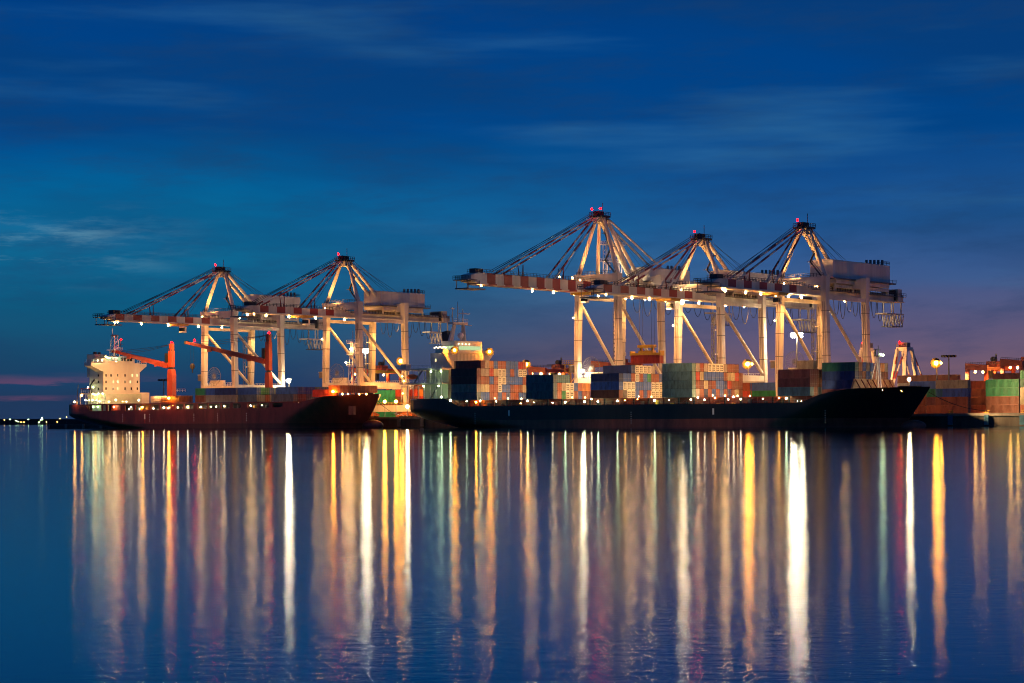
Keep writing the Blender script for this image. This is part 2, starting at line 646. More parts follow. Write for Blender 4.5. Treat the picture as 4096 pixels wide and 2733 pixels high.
def container_mesh(L_, reefer=False):
    m = MB()
    hw = BW / 2
    fr = M_BOX
    # corner posts, top and bottom rails
    for x in (0, L_ - .18):
        for y in (-hw, hw - .18):
            m.box(x, x + .18, y, y + .18, 0, BH, fr)
    for y in (-hw, hw - .14):
        m.box(.18, L_ - .18, y, y + .14, 0, .18, fr)
        m.box(.18, L_ - .18, y, y + .14, BH - .16, BH, fr)
    # corrugated sides
    n = 1 if reefer else int(round(L_ / .44))
    p = (L_ - .36) / n
    for sgn in (-1, 1):
        vs, fs = [], []
        for i in range(n):
            xa = .18 + i * p
            for (dx_, dy_) in ((0, .03), (p * .30, .03), (p * .48, .13), (p * .82, .13), (p, .03)):
                if i and dx_ == 0:
                    continue
                if reefer:
                    dy_ = .04
                for z in (.18, BH - .16):
                    vs.append((xa + dx_, sgn * (hw - dy_), z))
        k = len(vs) // 2
        fs = [(2 * i, 2 * i + 2, 2 * i + 3, 2 * i + 1) if sgn < 0 else (2 * i + 1, 2 * i + 3, 2 * i + 2, 2 * i) for i in range(k - 1)]
        m.add(vs, fs, M_BOX)
    # roof and floor
    m.add([(.0, -hw + .02, BH - .04), (L_, -hw + .02, BH - .04), (L_, hw - .02, BH - .04), (0, hw - .02, BH - .04)], [(0, 1, 2, 3)], M_BOX)
    m.add([(.0, -hw, .02), (L_, -hw, .02), (L_, hw, .02), (0, hw, .02)], [(3, 2, 1, 0)], M_BOXFRAME)
    # ends
    m.box(.05, .1, -hw + .18, hw - .18, .02, BH - .06, M_BOX)
    xe = L_
    m.box(xe - .14, xe - .06, -hw + .18, hw - .18, .02, BH - .06, M_BOX)
    if reefer:
        m.box(xe - .06, xe + .02, -hw + .26, hw - .26, .25, BH - .3, M_REEF)
        for k in range(3):
            for j in range(2):
                m.box(xe + .02, xe + .05, -.75 + j * .85, -.15 + j * .85, .45 + k * .75, .75 + k * .75, M_GRILL)
        m.tube((xe + .0, .35, 2.05), (xe + .07, .35, 2.05), .26, M_GRILL, 8)
        m.tube((xe + .0, -.4, 2.05), (xe + .07, -.4, 2.05), .26, M_GRILL, 8)
    else:
        m.box(xe - .06, xe - .045, -.025, .025, .1, BH - .1, M_BOXFRAME)
        for y in (-.85, -.38, .38, .85):
            m.tube((xe - .02, y, .1), (xe - .02, y, BH - .14), .035, M_BAR, 5)
            m.box(xe - .05, xe + .01, y - .14, y + .14, 1.05, 1.17, M_BAR)
    # dark gaps top and bottom (corner castings)
    for x in (-.004, L_ - .176):
        for y in (-hw - .004, hw - .176):
            for z in (-.004, BH - .116):
                m.box(x, x + .18, y, y + .18, z, z + .12, M_BOXFRAME)
    me = m.build('shipping_container')
    d = me.data
    bpy.data.objects.remove(me)
    return d


ME40, ME20, MER = container_mesh(12.19), container_mesh(6.06), container_mesh(12.19, True)
NUM = ['first', 'second', 'third', 'fourth', 'fifth', 'sixth', 'seventh', 'eighth', 'ninth', 'tenth', 'eleventh', 'twelfth', 'thirteenth', 'fourteenth']
N_BOX = [0]


def container(c, U0, W, z, label, group, short=False):
    me = MER if c == 'w' else (ME20 if short else ME40)
    o = bpy.data.objects.new('shipping_container', me)
    COL.objects.link(o)
    col = CC[c][0]
    j = random.uniform(.82, 1.15)
    o.color = (min(1, col[0] * j), min(1, col[1] * j), min(1, col[2] * j), 1)
    place(o, U0, W, z)
    N_BOX[0] += 1
    return tag(o, label, 'container', group)


def block(where, group, Uend, W0, z0, tiers, pitch=2.5, short=False, near_names=None):
    """a block of containers on deck; tiers listed from the bottom, one letter for each column counted from the water side, '.' for none"""
    Lc = 6.06 if short else 12.19
    ntop = len(tiers)
    for k, row in enumerate(tiers):
        for c, ch in enumerate(row):
            if ch == '.':
                continue
            tname = 'top tier' if k == ntop - 1 else ('bottom tier' if k == 0 else NUM[k] + ' tier')
            cname = 'water side column' if c == 0 else NUM[c] + ' column from water'
            container(ch, Uend - Lc, W0 + c * pitch + BW / 2 + .03, z0 + k * (BH + .02),
                      '%s container %s, %s, %s' % (CC[ch][1], where, tname, cname), group, short)


# ------------------------------------------------------------------ hull
def lerp(a, b, t_):
    return a + (b - a) * t_


def interp(tab, x):
    if x <= tab[0][0]:
        return tab[0][1]
    for (a, ya), (b_, yb) in zip(tab, tab[1:]):
        if x <= b_:
            return lerp(ya, yb, (x - a) / (b_ - a))
    return tab[-1][1]


def make_hull(parent, Ln, B, prof, m, stern=(21, 5.5), bow=(8.5, 1.1), bulb=None, deckmat=M_DECKRED):
    nx, nz = 90, 16
    vs, fs = [], []
    grid = {}
    for sd in (-1, 1):
        for i in range(nx + 1):
            s_ = i / nx
            s_ = s_ + .10 * math.sin(2 * math.pi * s_) * -.5 if False else s_
            xd = s_ * Ln
            zd = interp(prof, xd)
            for j in range(nz + 1):
                tj = j / nz
                z = -2 + (zd + 2) * tj
                zz = max(z, 0)
                xs = stern[0] * max(0, 1 - zz / stern[1]) ** 2
                xe = Ln - bow[0] * max(0, 1 - zz / prof[-1][1]) ** bow[1]
                x_ = xs + s_ * (xe - xs)
                th = min(1, max(0, zz / zd))
                sb = lerp(.76, .875, th ** 1.3)
                f = 1.0
                if s_ > sb:
                    q_ = (s_ - sb) / (1 - sb)
                    f = 1 - q_ ** lerp(1.7, 2.5, th)
                ss = lerp(.24, .07, min(1, zz / stern[1]))
                if s_ < ss:
                    q_ = 1 - s_ / ss
                    fs0 = lerp(.05, .86, min(1, zz / stern[1]) ** .6)
                    f = min(f, 1 - (1 - fs0) * q_ ** 2)
                y_ = B / 2 + sd * B / 2 * max(f, 0.012)
                grid[(sd, i, j)] = len(vs)
                vs.append((x_, y_, z))
    for sd in (-1, 1):
        for i in range(nx):
            for j in range(nz):
                a, b_, c, d = grid[(sd, i, j)], grid[(sd, i + 1, j)], grid[(sd, i + 1, j + 1)], grid[(sd, i, j + 1)]
                fs.append((a, b_, c, d) if sd < 0 else (d, c, b_, a))
    for j in range(nz):
        a, b_, c, d = grid[(-1, 0, j)], grid[(-1, 0, j + 1)], grid[(1, 0, j + 1)], grid[(1, 0, j)]
        fs.append((a, b_, c, d))
        a, b_, c, d = grid[(-1, nx, j)], grid[(-1, nx, j + 1)], grid[(1, nx, j + 1)], grid[(1, nx, j)]
        fs.append((d, c, b_, a))
    h = MB()
    h.add(vs, fs, m)
    if bulb:
        h.ball((Ln - bow[0] + bulb[0], B / 2, bulb[1]), bulb[2], m, 16, 10, (2.4, .8, 1))
    o = h.build('hull', parent, smooth=True)
    # deck as a part a little below the top edge, so the plating stands as a bulwark
    d_ = MB()
    vs2, fs2 = [], []
    for i in range(nx + 1):
        for sd in (-1, 1):
            v = vs[grid[(sd, i, nz)]]
            vs2.append((v[0], v[1] + (.12 if sd < 0 else -.12), v[2] - .55))
    fs2 = [(2 * i, 2 * i + 2, 2 * i + 3, 2 * i + 1) for i in range(nx)]
    d_.add(vs2, fs2, deckmat)
    d_.build('deck', parent)
    return o


def lamp(parent, p, r, m, name='lamp', sc=(1, 1, 1)):
    b_ = MB()
    b_.ball((0, 0, 0), r, m, 8, 5, sc)
    o = b_.build(name, parent)
    o.location = Vector(p) + o.location
    return o


M_HALO = mat('lamp_halo_disc', (.022, .020, .018), .7, 0, 0)  # for the dark discs added to show the lamp glow


def halo_disc(mb, c, r):
    """added disc behind a flood lamp that catches its light as a halo"""
    n_ = Vector((.616, -.788, 0))
    c = Vector(c) - n_ * .75
    mb.tube(c, c - n_ * .12, r, M_HALO, 18)


def spot(parent, p, target, power, col=(1, .44, .125), cone=150, blend=.7, r=.35):
    """aimed flood beam; some are added only to brighten what they face"""
    ld = bpy.data.lights.new('flood_beam', 'SPOT')
    ld.energy = power
    ld.color = col
    ld.spot_size = math.radians(cone)
    ld.spot_blend = blend
    ld.shadow_soft_size = r
    o = bpy.data.objects.new('flood_beam', ld)
    COL.objects.link(o)
    o.parent = parent
    d_ = Vector(target) - Vector(p)
    o.rotation_euler = d_.to_track_quat('-Z', 'Y').to_euler()
    o.location = Vector(p) + Vector((0, 0, -parent.get('base_z', 0.0)))
    return o


# ================================================================== black container ship
AW = 0.0
A_U0 = U_of(1640, 1600, AW + 2)
A_U1 = U_of(3722, 1552, AW + 16)
A_L = A_U1 - A_U0
shipA = thing('container_ship', 'long black container ship under the right hand cranes, stacked high with containers', 'ship', A_U0, AW, 0)


def ax(px, py=1600, W=0.0):
    return U_of(px, py, W) - A_U0


profA = [(0, 10.9), (ax(1785), 10.9), (ax(1832), 8.0), (ax(3230), 8.0), (ax(3300, 1565), 10.9), (ax(3420, 1548, 3), 12.4), (A_L, 12.9)]
make_hull(shipA, A_L, 32, profA, M_HULLA, stern=(15, 6.5), bow=(9.5, 1.05), bulb=(3.2, .2, 2.0))

# hatch coaming and lashing gear below the containers
hc = MB()
x0, x1 = ax(1812), ax(3235)
hc.box(x0, x1, 2.6, 29.4, 7.6, 10.15, M_DECKRED)
hc.box(x0 - .3, x1 + .3, 1.6, 30.4, 9.75, 10.2, M_DECKRED)
hc.build('hatch_coaming', shipA)
x = x0
k = 0
while x < x1:
    lb = MB()
    lb.box(x, x + .55, .25, .7, 7.5, 10.1, M_DARK if k % 3 else M_DECKRED)
    if k % 2 == 0:
        lb.bar((x + .3, .5, 7.7), (x + 3.2, 1.4, 10.0), .28, M_DECKRED)
    lb.build('lashing_frame', shipA)
    lb = MB()
    lb.box(x + 2.2, x + 3.3, 1.7, 2.55, 7.5, 7.9 + random.random() * 1.6, random.choice([M_DARK, M_STEEL, M_DECKRED, M_YELLOW]))
    lb.build(random.choice(['deck_locker', 'vent', 'winch']), shipA)
    x += 6.2
    k += 1
rl_ = MB()
rl_.rail([(ax(1835), .15, 7.95), (ax(3225), .15, 7.95)], M_STEEL, 1.1, 2.2, .07)
rl_.build('railing', shipA)

# deckhouse: side faces the water side end, front faces the bow
hx1 = ax(1815, 1500, 8)                       # front face
hx0 = hx1 - 11.2
zt = 41.5


def za(py, px=1815):
    return Z_of(px, py, hx1 + A_U0, 8)


z_roof, z_wing, z_winb, z_base = za(1363), za(1393), za(1411), za(1596)
dh = MB()
dh.box(hx0, hx1, 8, 25, 10.2, z_winb - 3.2, M_HOUSE)
dh.box(hx0 + .0, hx1 + .25, 7.8, 25.2, z_winb - 3.2, z_winb, M_HOUSE)
for z in (z_base + 8.5, z_base + 14.2, z_base + 20):
    dh.box(hx0 - .06, hx1 + .06, 7.94, 25.06, z, z + .16, M_STEEL)
for i in range(14):
    xx = hx0 + .5 + i * .78
    dh.box(xx, xx + .06, 7.93, 8.0, 11, z_winb - 7, M_STEEL)
for i in range(20):
    yy = 8.4 + i * .83
    dh.box(hx1, hx1 + .30, yy, yy + .05, z_winb - 6.8, z_winb - .3, M_STEEL)
o_dh = dh.build('deckhouse', shipA)
br = MB()
br.prism([(hx1 - 6.0, 8.2), (hx1 + .2, 8.2), (hx1 + .9, 9.6), (hx1 + .9, 23.4), (hx1 + .2, 24.8), (hx1 - 6.0, 24.8)], 'z', z_winb, z_roof, M_HOUSE)
br.box(hx1 - 8.5, hx1 - 6.0, 9, 24, z_winb, z_roof - 1.6, M_HOUSE)
o_br = br.build('bridge', shipA)
for i in range(11):
    yy = 10.0 + i * 1.22
    p = MB()
    p.box(hx1 + .86, hx1 + .97, yy, yy + .95, z_winb + 1.1, z_winb + 2.6, L_WING)
    p.build('window', o_br)
for i in range(4):
    p = MB()
    xx = hx1 - 5.4 + i * 1.4
    p.box(xx, xx + 1.0, 8.1, 8.22, z_winb + 1.1, z_winb + 2.6, L_WING)
    p.build('window', o_br)
for (y0, y1, s_) in ((1.2, 8.0, 1), (25.0, 31.8, -1)):
    p = MB()
    p.box(hx1 - 3.2, hx1 + .3, y0, y1, z_winb - .35, z_winb + 1.1, M_HOUSE)
    if s_ > 0:
        p.prism([(y0 + .3, z_winb - .4), (y1, z_winb - .4), (y1, z_winb - 6.5)], 'x', hx1 - .6, hx1 + .2, M_HOUSE)
    else:
        p.prism([(y0, z_winb - .4), (y1 - .3, z_winb - .4), (y0, z_winb - 6.5)], 'x', hx1 - .6, hx1 + .2, M_HOUSE)
    p.rail([(hx1 - 3.1, y0 + .1, z_winb + 1.1), (hx1 + .2, y0 + .1, z_winb + 1.1)], M_WHITE, .8, 1.2, .08)
    p.build('bridge_wing', shipA)
# four windows in the front face, two in the side
for yy in (10.6, 13.4, 16.1, 19.6, 23.2):
    p = MB()
    p.box(hx1 + .28, hx1 + .36, yy, yy + .45, z_winb - 4.6, z_winb - 3.4, M_GLASS)
    p.build('window', o_dh)
for (xx, zz, m_) in ((hx0 + 2.4, z_winb - 3.2, L_WIN), (hx0 + 7.6, z_winb - 9.2, L_WIN), (hx0 + 1.7, z_winb - 16, M_GLASS), (hx0 + 1.0, z_winb - 19, M_GLASS)):
    p = MB()
    p.box(xx, xx + .5, 7.72, 7.8 if zz > z_winb - 4 else 7.99, zz, zz + 1.1, m_)
    p.build('window', o_dh)
# lit openings in the side of the house
p = MB()
for (xa, xb, za_, zb_) in ((hx0 + 3.5, hx0 + 6.6, 19.6, 22.2), (hx0 + 8.2, hx0 + 10.8, 19.6, 22.2)):
    p.box(xa, xb, 7.85, 7.98, za_, zb_, mat('pale_green_bulkhead', (.55, .62, .48), .6, 0, .15))
p.build('open_bulkhead', o_dh)
lamp(shipA, (hx0 + 5, 7.2, 21.9), .19, L_GREEN)
lamp(shipA, (hx0 + 9.5, 7.2, 21.9), .19, L_GREEN)
# terraces behind and beside the house
tr = MB()
bk = mat('pale_green_bulkhead', (.5, .5, .5))
for (xa, z0_, z1_) in ((hx0 - 4.5, z_base - .3, z_base + .1), (hx0 - 9.8, z_base + 5.6, z_base + 6.1), (hx0 - 9.8, z_base + 10.8, z_base + 11.5)):
    tr.box(xa, hx1, 1.2, 30.8, z0_, z1_, M_HOUSE)
tr.box(hx0 - 1.5, hx1 - .5, 5.2, 26, z_base, z_base + 5.6, bk)
tr.box(hx0 - .2, hx1 - .5, 5.6, 26, z_base + 6.1, z_base + 10.8, bk)
for i in range(8):
    xx = hx0 - 9 + i * 2.8
    for zz in (z_base, z_base + 6.1):
        tr.bar((xx, 1.6, zz), (xx, 1.6, zz + 5), .22, M_WHITE)
tr.bar((hx0 + 5, 1.9, z_base), (hx0 + 9, 1.9, z_base + 5.6), .6, M_STEEL, .25)
tr.bar((hx0 - 3, 1.9, z_base + 6.1), (hx0 + 1, 1.9, z_base + 10.8), .6, M_STEEL, .25)
for zz in (z_base + 6.1, z_base + 11.5):
    tr.rail([(hx0 - 9.7, 1.3, zz), (hx1, 1.3, zz)], M_WHITE, 1.1, 1.6, .07)
tr.box(hx0 - 9.5, hx0 - 6.8, 1.6, 4.4, z_base + 11.5, z_base + 13.2, M_HOUSE)
tr.build('aft_terrace', shipA)
p = MB()
p.ball((hx0 - 4, 1.9, z_base + 8.4), 1.0, M_ORANGE, 10, 6, (3.0, 1, 1))
p.build('lifeboat', shipA)
for (xx, zz, m_) in ((hx0 + 2.1, z_base + 4.8, L_GREEN), (hx0 + 9.6, z_base + 4.8, L_GREEN), (hx0 + 6.0, z_base + 10.2, L_GREEN), (hx0 + 10.9, z_base + 10.2, L_GREEN),
                    (hx0 - 8.2, z_base + 8.7, L_ORANGE), (hx0 - 7.4, z_base + 6.8, L_ORANGE), (hx0 - 8.0, z_base + 2.2, L_ORANGE), (hx0 + 11.0, z_base + .6, L_GREEN)):
    lamp(shipA, (xx, 1.0 if zz < z_base + 20 else 3, zz), .23, m_)
for i in range(7):
    lamp(shipA, (hx1 - 8 + i * .9, 6.4, z_winb + 1.9 + .3 * (i % 2)), .24, L_DIM)
for i in range(4):
    lamp(shipA, (hx1 + 1.3, 9.5 + i * 2.1, z_winb + 3.3), .18, L_DIM)
# two sodium lamps that light the deck ahead of the bridge
for (px, py, W) in ((1818, 1401, 6.0), (1958, 1407, 29.0)):
    U = hx1 + 3.0
    yy = W_of(px, py, U + A_U0)
    zz = Z_of(px, py, U + A_U0, yy)
    p = MB()
    p.bar((hx1 + .3, yy, zz + .5), (U, yy, zz + .5), .2, M_STEEL)
    halo_disc(p, (U, yy, zz), 1.5)  # added disc, also keeps this lamp off the house wall
    p.build('lamp_arm', shipA)
    lamp(shipA, (U, yy, zz), .50, L_SODIUM)
# radar mast
ms = MB()
zm = z_roof
for yy in (11.5, 19.5):
    ms.bar((hx1 - 4.4, yy, zm), (hx1 - 3.6, 13 if yy < 15 else 18, zm + 6.6), 1.7, M_HOUSE, 1.5, 1.0, 1.0)
ms.box(hx1 - 5.2, hx1 - 2.4, 10.8, 19.6, zm + 6.4, zm + 7.2, M_HOUSE)
ms.rail([(hx1 - 2.4, 10.9, zm + 7.2), (hx1 - 2.4, 19.5, zm + 7.2)], M_WHITE, 1.2, 1.2, .08)
for (yy, h_) in ((11.6, 5.6), (14.8, 7.6), (17.8, 5.2)):
    ms.tube((hx1 - 3.5, yy, zm + 7.2), (hx1 - 3.5, yy, zm + 7.2 + h_), .24, M_HOUSE, 6, .12)
ms.bar((hx1 - 3.5, 15.8, zm + 10.6), (hx1 - 3.5, 22, zm + 10.6), .3, M_WHITE)
ms.bar((hx1 - 3.5, 10.4, zm + 12.2), (hx1 - 3.5, 13, zm + 12.2), .25, M_WHITE)
ms.bar((hx1 - 3.5, 19.6, zm + 6.2), (hx1 - 3.5, 23, zm + 6.2), .25, M_WHITE)
ms.ball((hx1 - 3.2, 16.0, zm + 2.2), 1.2, M_WHITE, 12, 8)
ms.tube((hx1 - 3.2, 16, zm), (hx1 - 3.2, 16, zm + 1.2), .3, M_WHITE)
ms.rail([(hx1 - 8.4, 8.4, z_roof - 1.4), (hx1 - 6.1, 8.4, z_roof - 1.4)], M_WHITE, 1.0, .9, .08)
ms.build('radar_mast', shipA)
fn = MB()
fx = ax(1797, 1350, 20)
fn.bar((fx + .8, 20, z_roof - 9), (fx - 1.4, 20, z_roof + 4.2), 3.2, M_DARK, 3.4, 2.6, 2.8)
fn.build('funnel', shipA)

# deck lamps along the passage
for (px, py, m_, r) in ((1866, 1605, L_GREEN, .34), (1904, 1609, L_SODIUM, .5), (1921, 1604, L_GREEN, .34), (1802, 1602, L_GREEN, .4), (1985, 1606, L_GREEN, .3), (2083, 1614, L_ORANGE, .22),
                    (2110, 1604, L_GREEN, .28), (2135, 1610, L_WHITE, .2), (2210, 1611, L_WHITE, .22), (2261, 1609, L_GREEN, .3), (2338, 1607, L_GREEN, .35), (2366, 1597, L_WHITE, .22), (2392, 1606, L_GREEN, .42),
                    (2470, 1604, L_GREEN, .28), (2618, 1602, L_GREEN, .32), (2676, 1601, L_GREEN, .22), (2763, 1599, L_GREEN, .38), (2791, 1591, L_WHITE, .3), (2818, 1599, L_WHITE, .22), (2934, 1588, L_WHITE, .3),
                    (2913, 1598, L_WHITE, .26), (2963, 1597, L_WHITE, .3), (3052, 1595, L_WHITE, .26), (3145, 1594, L_GREEN, .5), (3116, 1592, L_ORANGE, .25), (2500, 1602, L_ORANGE, .25), (2550, 1597, L_ORANGE, .25), (2860, 1592, L_ORANGE, .25),
                    (3205, 1604, L_WHITE, .1), (3190, 1604, L_WHITE, .1), (3530, 1561, L_ORANGE, .10), (3606, 1564, L_ORANGE, .10)):
    W = .1 if px < 3240 else -.2
    U = U_of(px, py, W)
    lamp(shipA, (U - A_U0, W, Z_of(px, py, U, W)), r * random.uniform(.5, 1.0), m_)
# forecastle: breakwater plates, foremast, bow lamp
bw_ = MB()
xb = ax(3450, 1540, 9)
bw_.prism([(1.0, 12.0), (31, 12.0), (29.0, 15.6), (3, 15.6)], 'x', xb, xb + .5, mat('breakwater_plate', (.42, .22, .10), .6, 0, .4, .3, True))
for i in range(7):
    yy = 3.5 + i * 3.8
    bw_.bar((xb + .5, yy, 15.4), (xb + 2.4, yy, 12.2), .3, M_DECKRED)
bw_.build('breakwater', shipA)
fm = MB()
xf = ax(3513, 1500, 16)
for (a, b_) in (((0, 0), (0, 0)), ((-2.4, 2.2), (-.2, .2)), ((-2.4, -2.2), (-.2, -.2)), ((2.4, -2.6), (.2, -.2))):
    fm.tube((xf + a[0], 16 + a[1], 12.2), (xf + b_[0], 16 + b_[1], 23.2), .3, M_WHITE, 6, .2)
fm.box(xf - .9, xf + .9, 14.6, 17.4, 23.0, 23.3, M_STEEL)
fm.tube((xf, 16, 23.2), (xf, 16, 26.6), .22, M_DARK, 6, .12)
fm.tube((xf - .5, 15, 23.2), (xf - .5, 15, 25.4), .3, M_DARK, 6)
fm.bar((xf, 14.8, 25.2), (xf, 17.6, 25.2), .2, M_DARK)
fm.build('foremast', shipA)
for (px, py) in ((3524, 1418), (3532, 1421)):
    U = xf + A_U0 + 1.0
    Wl = W_of(px, py, U)
    lamp(shipA, (xf + 1, Wl, Z_of(px, py, U, Wl)), .34, L_GREEN)
U = A_U1 - 9
Wl = W_of(3637, 1518, U)
lamp(shipA, (U - A_U0, Wl, Z_of(3637, 1518, U, Wl)), .55, L_BOW)
spot(shipA, (U - A_U0, Wl + .5, Z_of(3637, 1518, U, Wl)), (U - A_U0 + 60, Wl + 45, 6), 380000, (1, .56, .23), 120, .8)
spot(shipA, (U - A_U0, Wl, Z_of(3637, 1518, U, Wl)), (U - A_U0 - 30, Wl, 14), 9000, (1, .55, .2), 90, .8)
p = MB()
p.tube((U - A_U0, Wl, 12), (U - A_U0, Wl, Z_of(3637, 1518, U, Wl) - .4), .15, M_STEEL)
p.bar((U - A_U0 - 2, 16, 12.2), (U - A_U0 + 5, 16, 12.2), 3.0, M_DARK, 2.0)
p.build('windlass', shipA)
p = MB()
for px in (2036, 2853):
    xx = ax(px, 1670, 0)
    p.box(xx - .35, xx + .35, -.05, .02, 4.3, 6.4, M_WHITE)
for px in (2524, 1900, 3300):
    xx = ax(px, 1670, .1)
    for k in range(6):
        p.box(xx, xx + .22, -.05, .03, 1.4 + k * .75, 1.7 + k * .75, M_WHITE)
p.build('hull_mark', shipA)

# ------------------------------------------------------------------ containers on the black ship
G_A = 'containers stacked on the black ship'
ZB = 10.25
block('in aft block by bridge', G_A, U_of(1907, 1550, 0), 0, ZB,
      ['dbbrrbrbrrbb', 'syyrrwbbmrky', 'mrkbrwwbbbbr', 'mssRywwbrbww', '.msobrrbbbRr'], 2.5)
block('in low slate sided block', G_A, U_of(2213, 1550, 0), 0, ZB,
      ['drgwwrbrkkwww', 'drswwbroowwww', 'dccc.........'], 2.5)
block('in navy sided block', G_A, U_of(2476, 1550, 0), 0, ZB,
      ['k.wwbrbrwwwww', 'bwwwbbbbwwwww', 'nbbrwrbgrrbbb', '...nwwwws....'], 2.5)
block('in grey green sided block', G_A, U_of(2768, 1530, 0), 0, ZB,
      ['tsrnrbrbrnryk', 'trmymrbbnRkkm', 'tRybbbbbkyyRk', 'tsrswwwwskkk.'], 2.5)
block('in maroon sided forward block', G_A, U_of(3240, 1530, 0), 0, ZB,
      ['ckcmmmkbcrrkm', 'mmkkmbbnmmkmr', 'mmmkmmkkmmkkm'], 2.5)
block('in foremost block by breakwater', G_A, U_of(3420, 1470, 5), 5, 9.4,
      ['mmkbkmrrk', 'nkkbrrokk', 'nmobyrokr', 'Gobybrros'], 2.5)
o = container('y', U_of(3270, 1460, 8) - 6.06, 6.4, ZB + 3 * 2.92, 'single cream container on top of the forward maroon stack', G_A, True)

# small orange deck floods that stand in the gaps between the blocks
for (px, W0) in ((1907, 0), (2213, 0), (2476, 0), (2768, 0), (3240, 0)):
    for (dy, r_) in ((1.2, .24), (9, .30), (17, .30), (25, .30)):
        lamp(shipA, (U_of(px, 1550, 0) - A_U0 + 7.5, dy, 10.75), r_ * .8, L_CARGO)
        ue_ = U_of(px, 1550, 0) - A_U0
        spot(shipA, (ue_ + 7.5, dy, 10.9), (ue_, dy, 17.5), 3600, (1, .70, .34), 130)

# ================================================================== dark red feeder ship
BWn = 6.0
BB = 28.0
B_U0 = U_of(276, 1640, BWn + 2)
B_U1 = U_of(1518, 1584, BWn + BB / 2)
B_L = B_U1 - B_U0
shipB = thing('container_ship', 'dark red container ship with cream deckhouse and two orange deck cranes, moored at the left', 'ship', B_U0, BWn, 0)


def bx(px, py=1630, W=BWn):
    return U_of(px, py, W) - B_U0


profB = [(0, 10.6), (bx(355), 10.5), (bx(372), 10.3), (bx(1140), 10.6), (bx(1290, 1590), 12.2), (B_L, 13.3)]
# the side plating stops at the lower edge of the deck openings
profB2 = [(0, 10.6), (bx(345), 10.5), (bx(356), 7.6), (bx(1130), 8.4), (bx(1290, 1590), 12.4), (B_L, 13.3)]
make_hull(shipB, B_L, BB, profB2, M_HULLB, stern=(21, 6), bow=(8.5, 1.25), bulb=(4.8, .9, 2.3))
ci = MB()
x0, x1 = bx(360), bx(1150)
ci.box(x0, x1, 2.2, BB - 2.2, 7.0, 10.4, M_DARK)
ci.box(x0 - 2, x1 + 3, .1, BB - .1, 10.2, 10.65, M_HULLB)
x = x0
PORTS = [(356, 405), (410, 422), (430, 482), (499, 532), (541, 594), (602, 634), (641, 682), (700, 731), (737, 772), (790, 826), (832, 880), (884, 918), (930, 962), (990, 1026), (1034, 1075), (1090, 1130)]
prev = x0 - 1
for (pa, pb) in PORTS:
    xa, xb = bx(pa, 1628), bx(pb, 1628)
    if xa > prev + .3:
        ci.box(prev, xa, .06, .5, 7.2, 10.25, M_HULLB)
    prev = xb
ci.box(prev, x1 + 6, .06, .5, 7.2, 10.25, M_HULLB)
ci.build('side_passage', shipB)
# passage fittings, recessed, pale where they are lit
pf = MB()
bkw = mat('passage_bulkhead', (.45, .40, .30), .7, 0, .3)
pf.box(bx(356), bx(420), 1.9, 2.18, 7.3, 10.2, mat('pale_green_bulkhead', (.5, .5, .5)))
pf.build('passage_bulkhead', shipB)
pf = MB()
pf.box(bx(430), bx(482), 1.9, 2.18, 7.3, 10.2, M_ORANGE)
pf.build('passage_bulkhead', shipB)
for i in range(46):
    pf = MB()
    xx = lerp(bx(500), bx(1130), random.random())
    hh = random.uniform(.6, 2.3)
    pf.box(xx, xx + random.uniform(.3, 1.2), 1.0, 2.1, 7.5, 7.5 + hh, random.choice([M_DARK, M_DECKRED, bkw, M_STEEL, M_YELLOW]))
    pf.build(random.choice(['deck_locker', 'vent', 'valve']), shipB)

DHU = 15.0
hbx1 = bx(413, 1500, BWn + 2.5)          # front of the house, water side corner
hbx0 = hbx1 - 9.0


def zb(py, px=413):
    return Z_of(px, py, hbx1 + B_U0, BWn + 2.5)


zwing, zbr, zroof, zbase = zb(1452), zb(1445), zb(1424), 10.6
dy0, dy1 = 2.5, W_of(559, 1550, hbx1 + B_U0) - BWn
dh = MB()
dh.box(hbx0, hbx1, dy0, dy1, 10.3, zwing + .2, M_HOUSE)
dh.box(hbx0 + .1, hbx0 + .16, dy0 - .05, dy0, 11, zwing - 2, M_STEEL)
o_dhB = dh.build('deckhouse', shipB)
wy0 = W_of(364, 1455, hbx1 + B_U0) - BWn
wy1 = W_of(585, 1455, hbx1 + B_U0) - BWn
p = MB()
zu = zb(1487)
p.prism([(wy0, zwing), (wy1, zwing), (wy1, zb(1462)), (dy1 + .1, zu), (dy0 - .1, zu), (wy0, zb(1464))], 'x', hbx1 - 4.4, hbx1 + .12, M_HOUSE)
p.rail([(hbx1 - 4.2, wy0 + .1, zwing), (hbx1 + .05, wy0 + .1, zwing), (hbx1 + .05, dy0 + 3, zwing)], M_WHITE, 1.3, 1.1, .09)
p.rail([(hbx1 + .05, dy1 - 1.5, zwing), (hbx1 + .05, wy1 - .1, zwing)], M_WHITE, 1.3, 1.1, .09)
p.build('bridge_wing', shipB)
br = MB()
by0, by1 = W_of(411, 1440, hbx1 + B_U0) - BWn, W_of(548, 1440, hbx1 + B_U0) - BWn
br.prism([(hbx1 - 6, by0 + .3), (hbx1 - 1.2, by0 + .3), (hbx1 - .5, by0 + 2), (hbx1 - .5, by1 - 2), (hbx1 - 1.2, by1 - .3), (hbx1 - 6, by1 - .3)], 'z', zwing + .2, zb(1433), M_HOUSE)
br.prism([(hbx1 - 6.2, by0), (hbx1 - .9, by0), (hbx1 - .1, by0 + 1.8), (hbx1 - .1, by1 - 1.8), (hbx1 - .9, by1), (hbx1 - 6.2, by1)], 'z', zb(1443) + 2.0, zroof, M_HOUSE)
o_br = br.build('bridge', shipB)
nw = 9
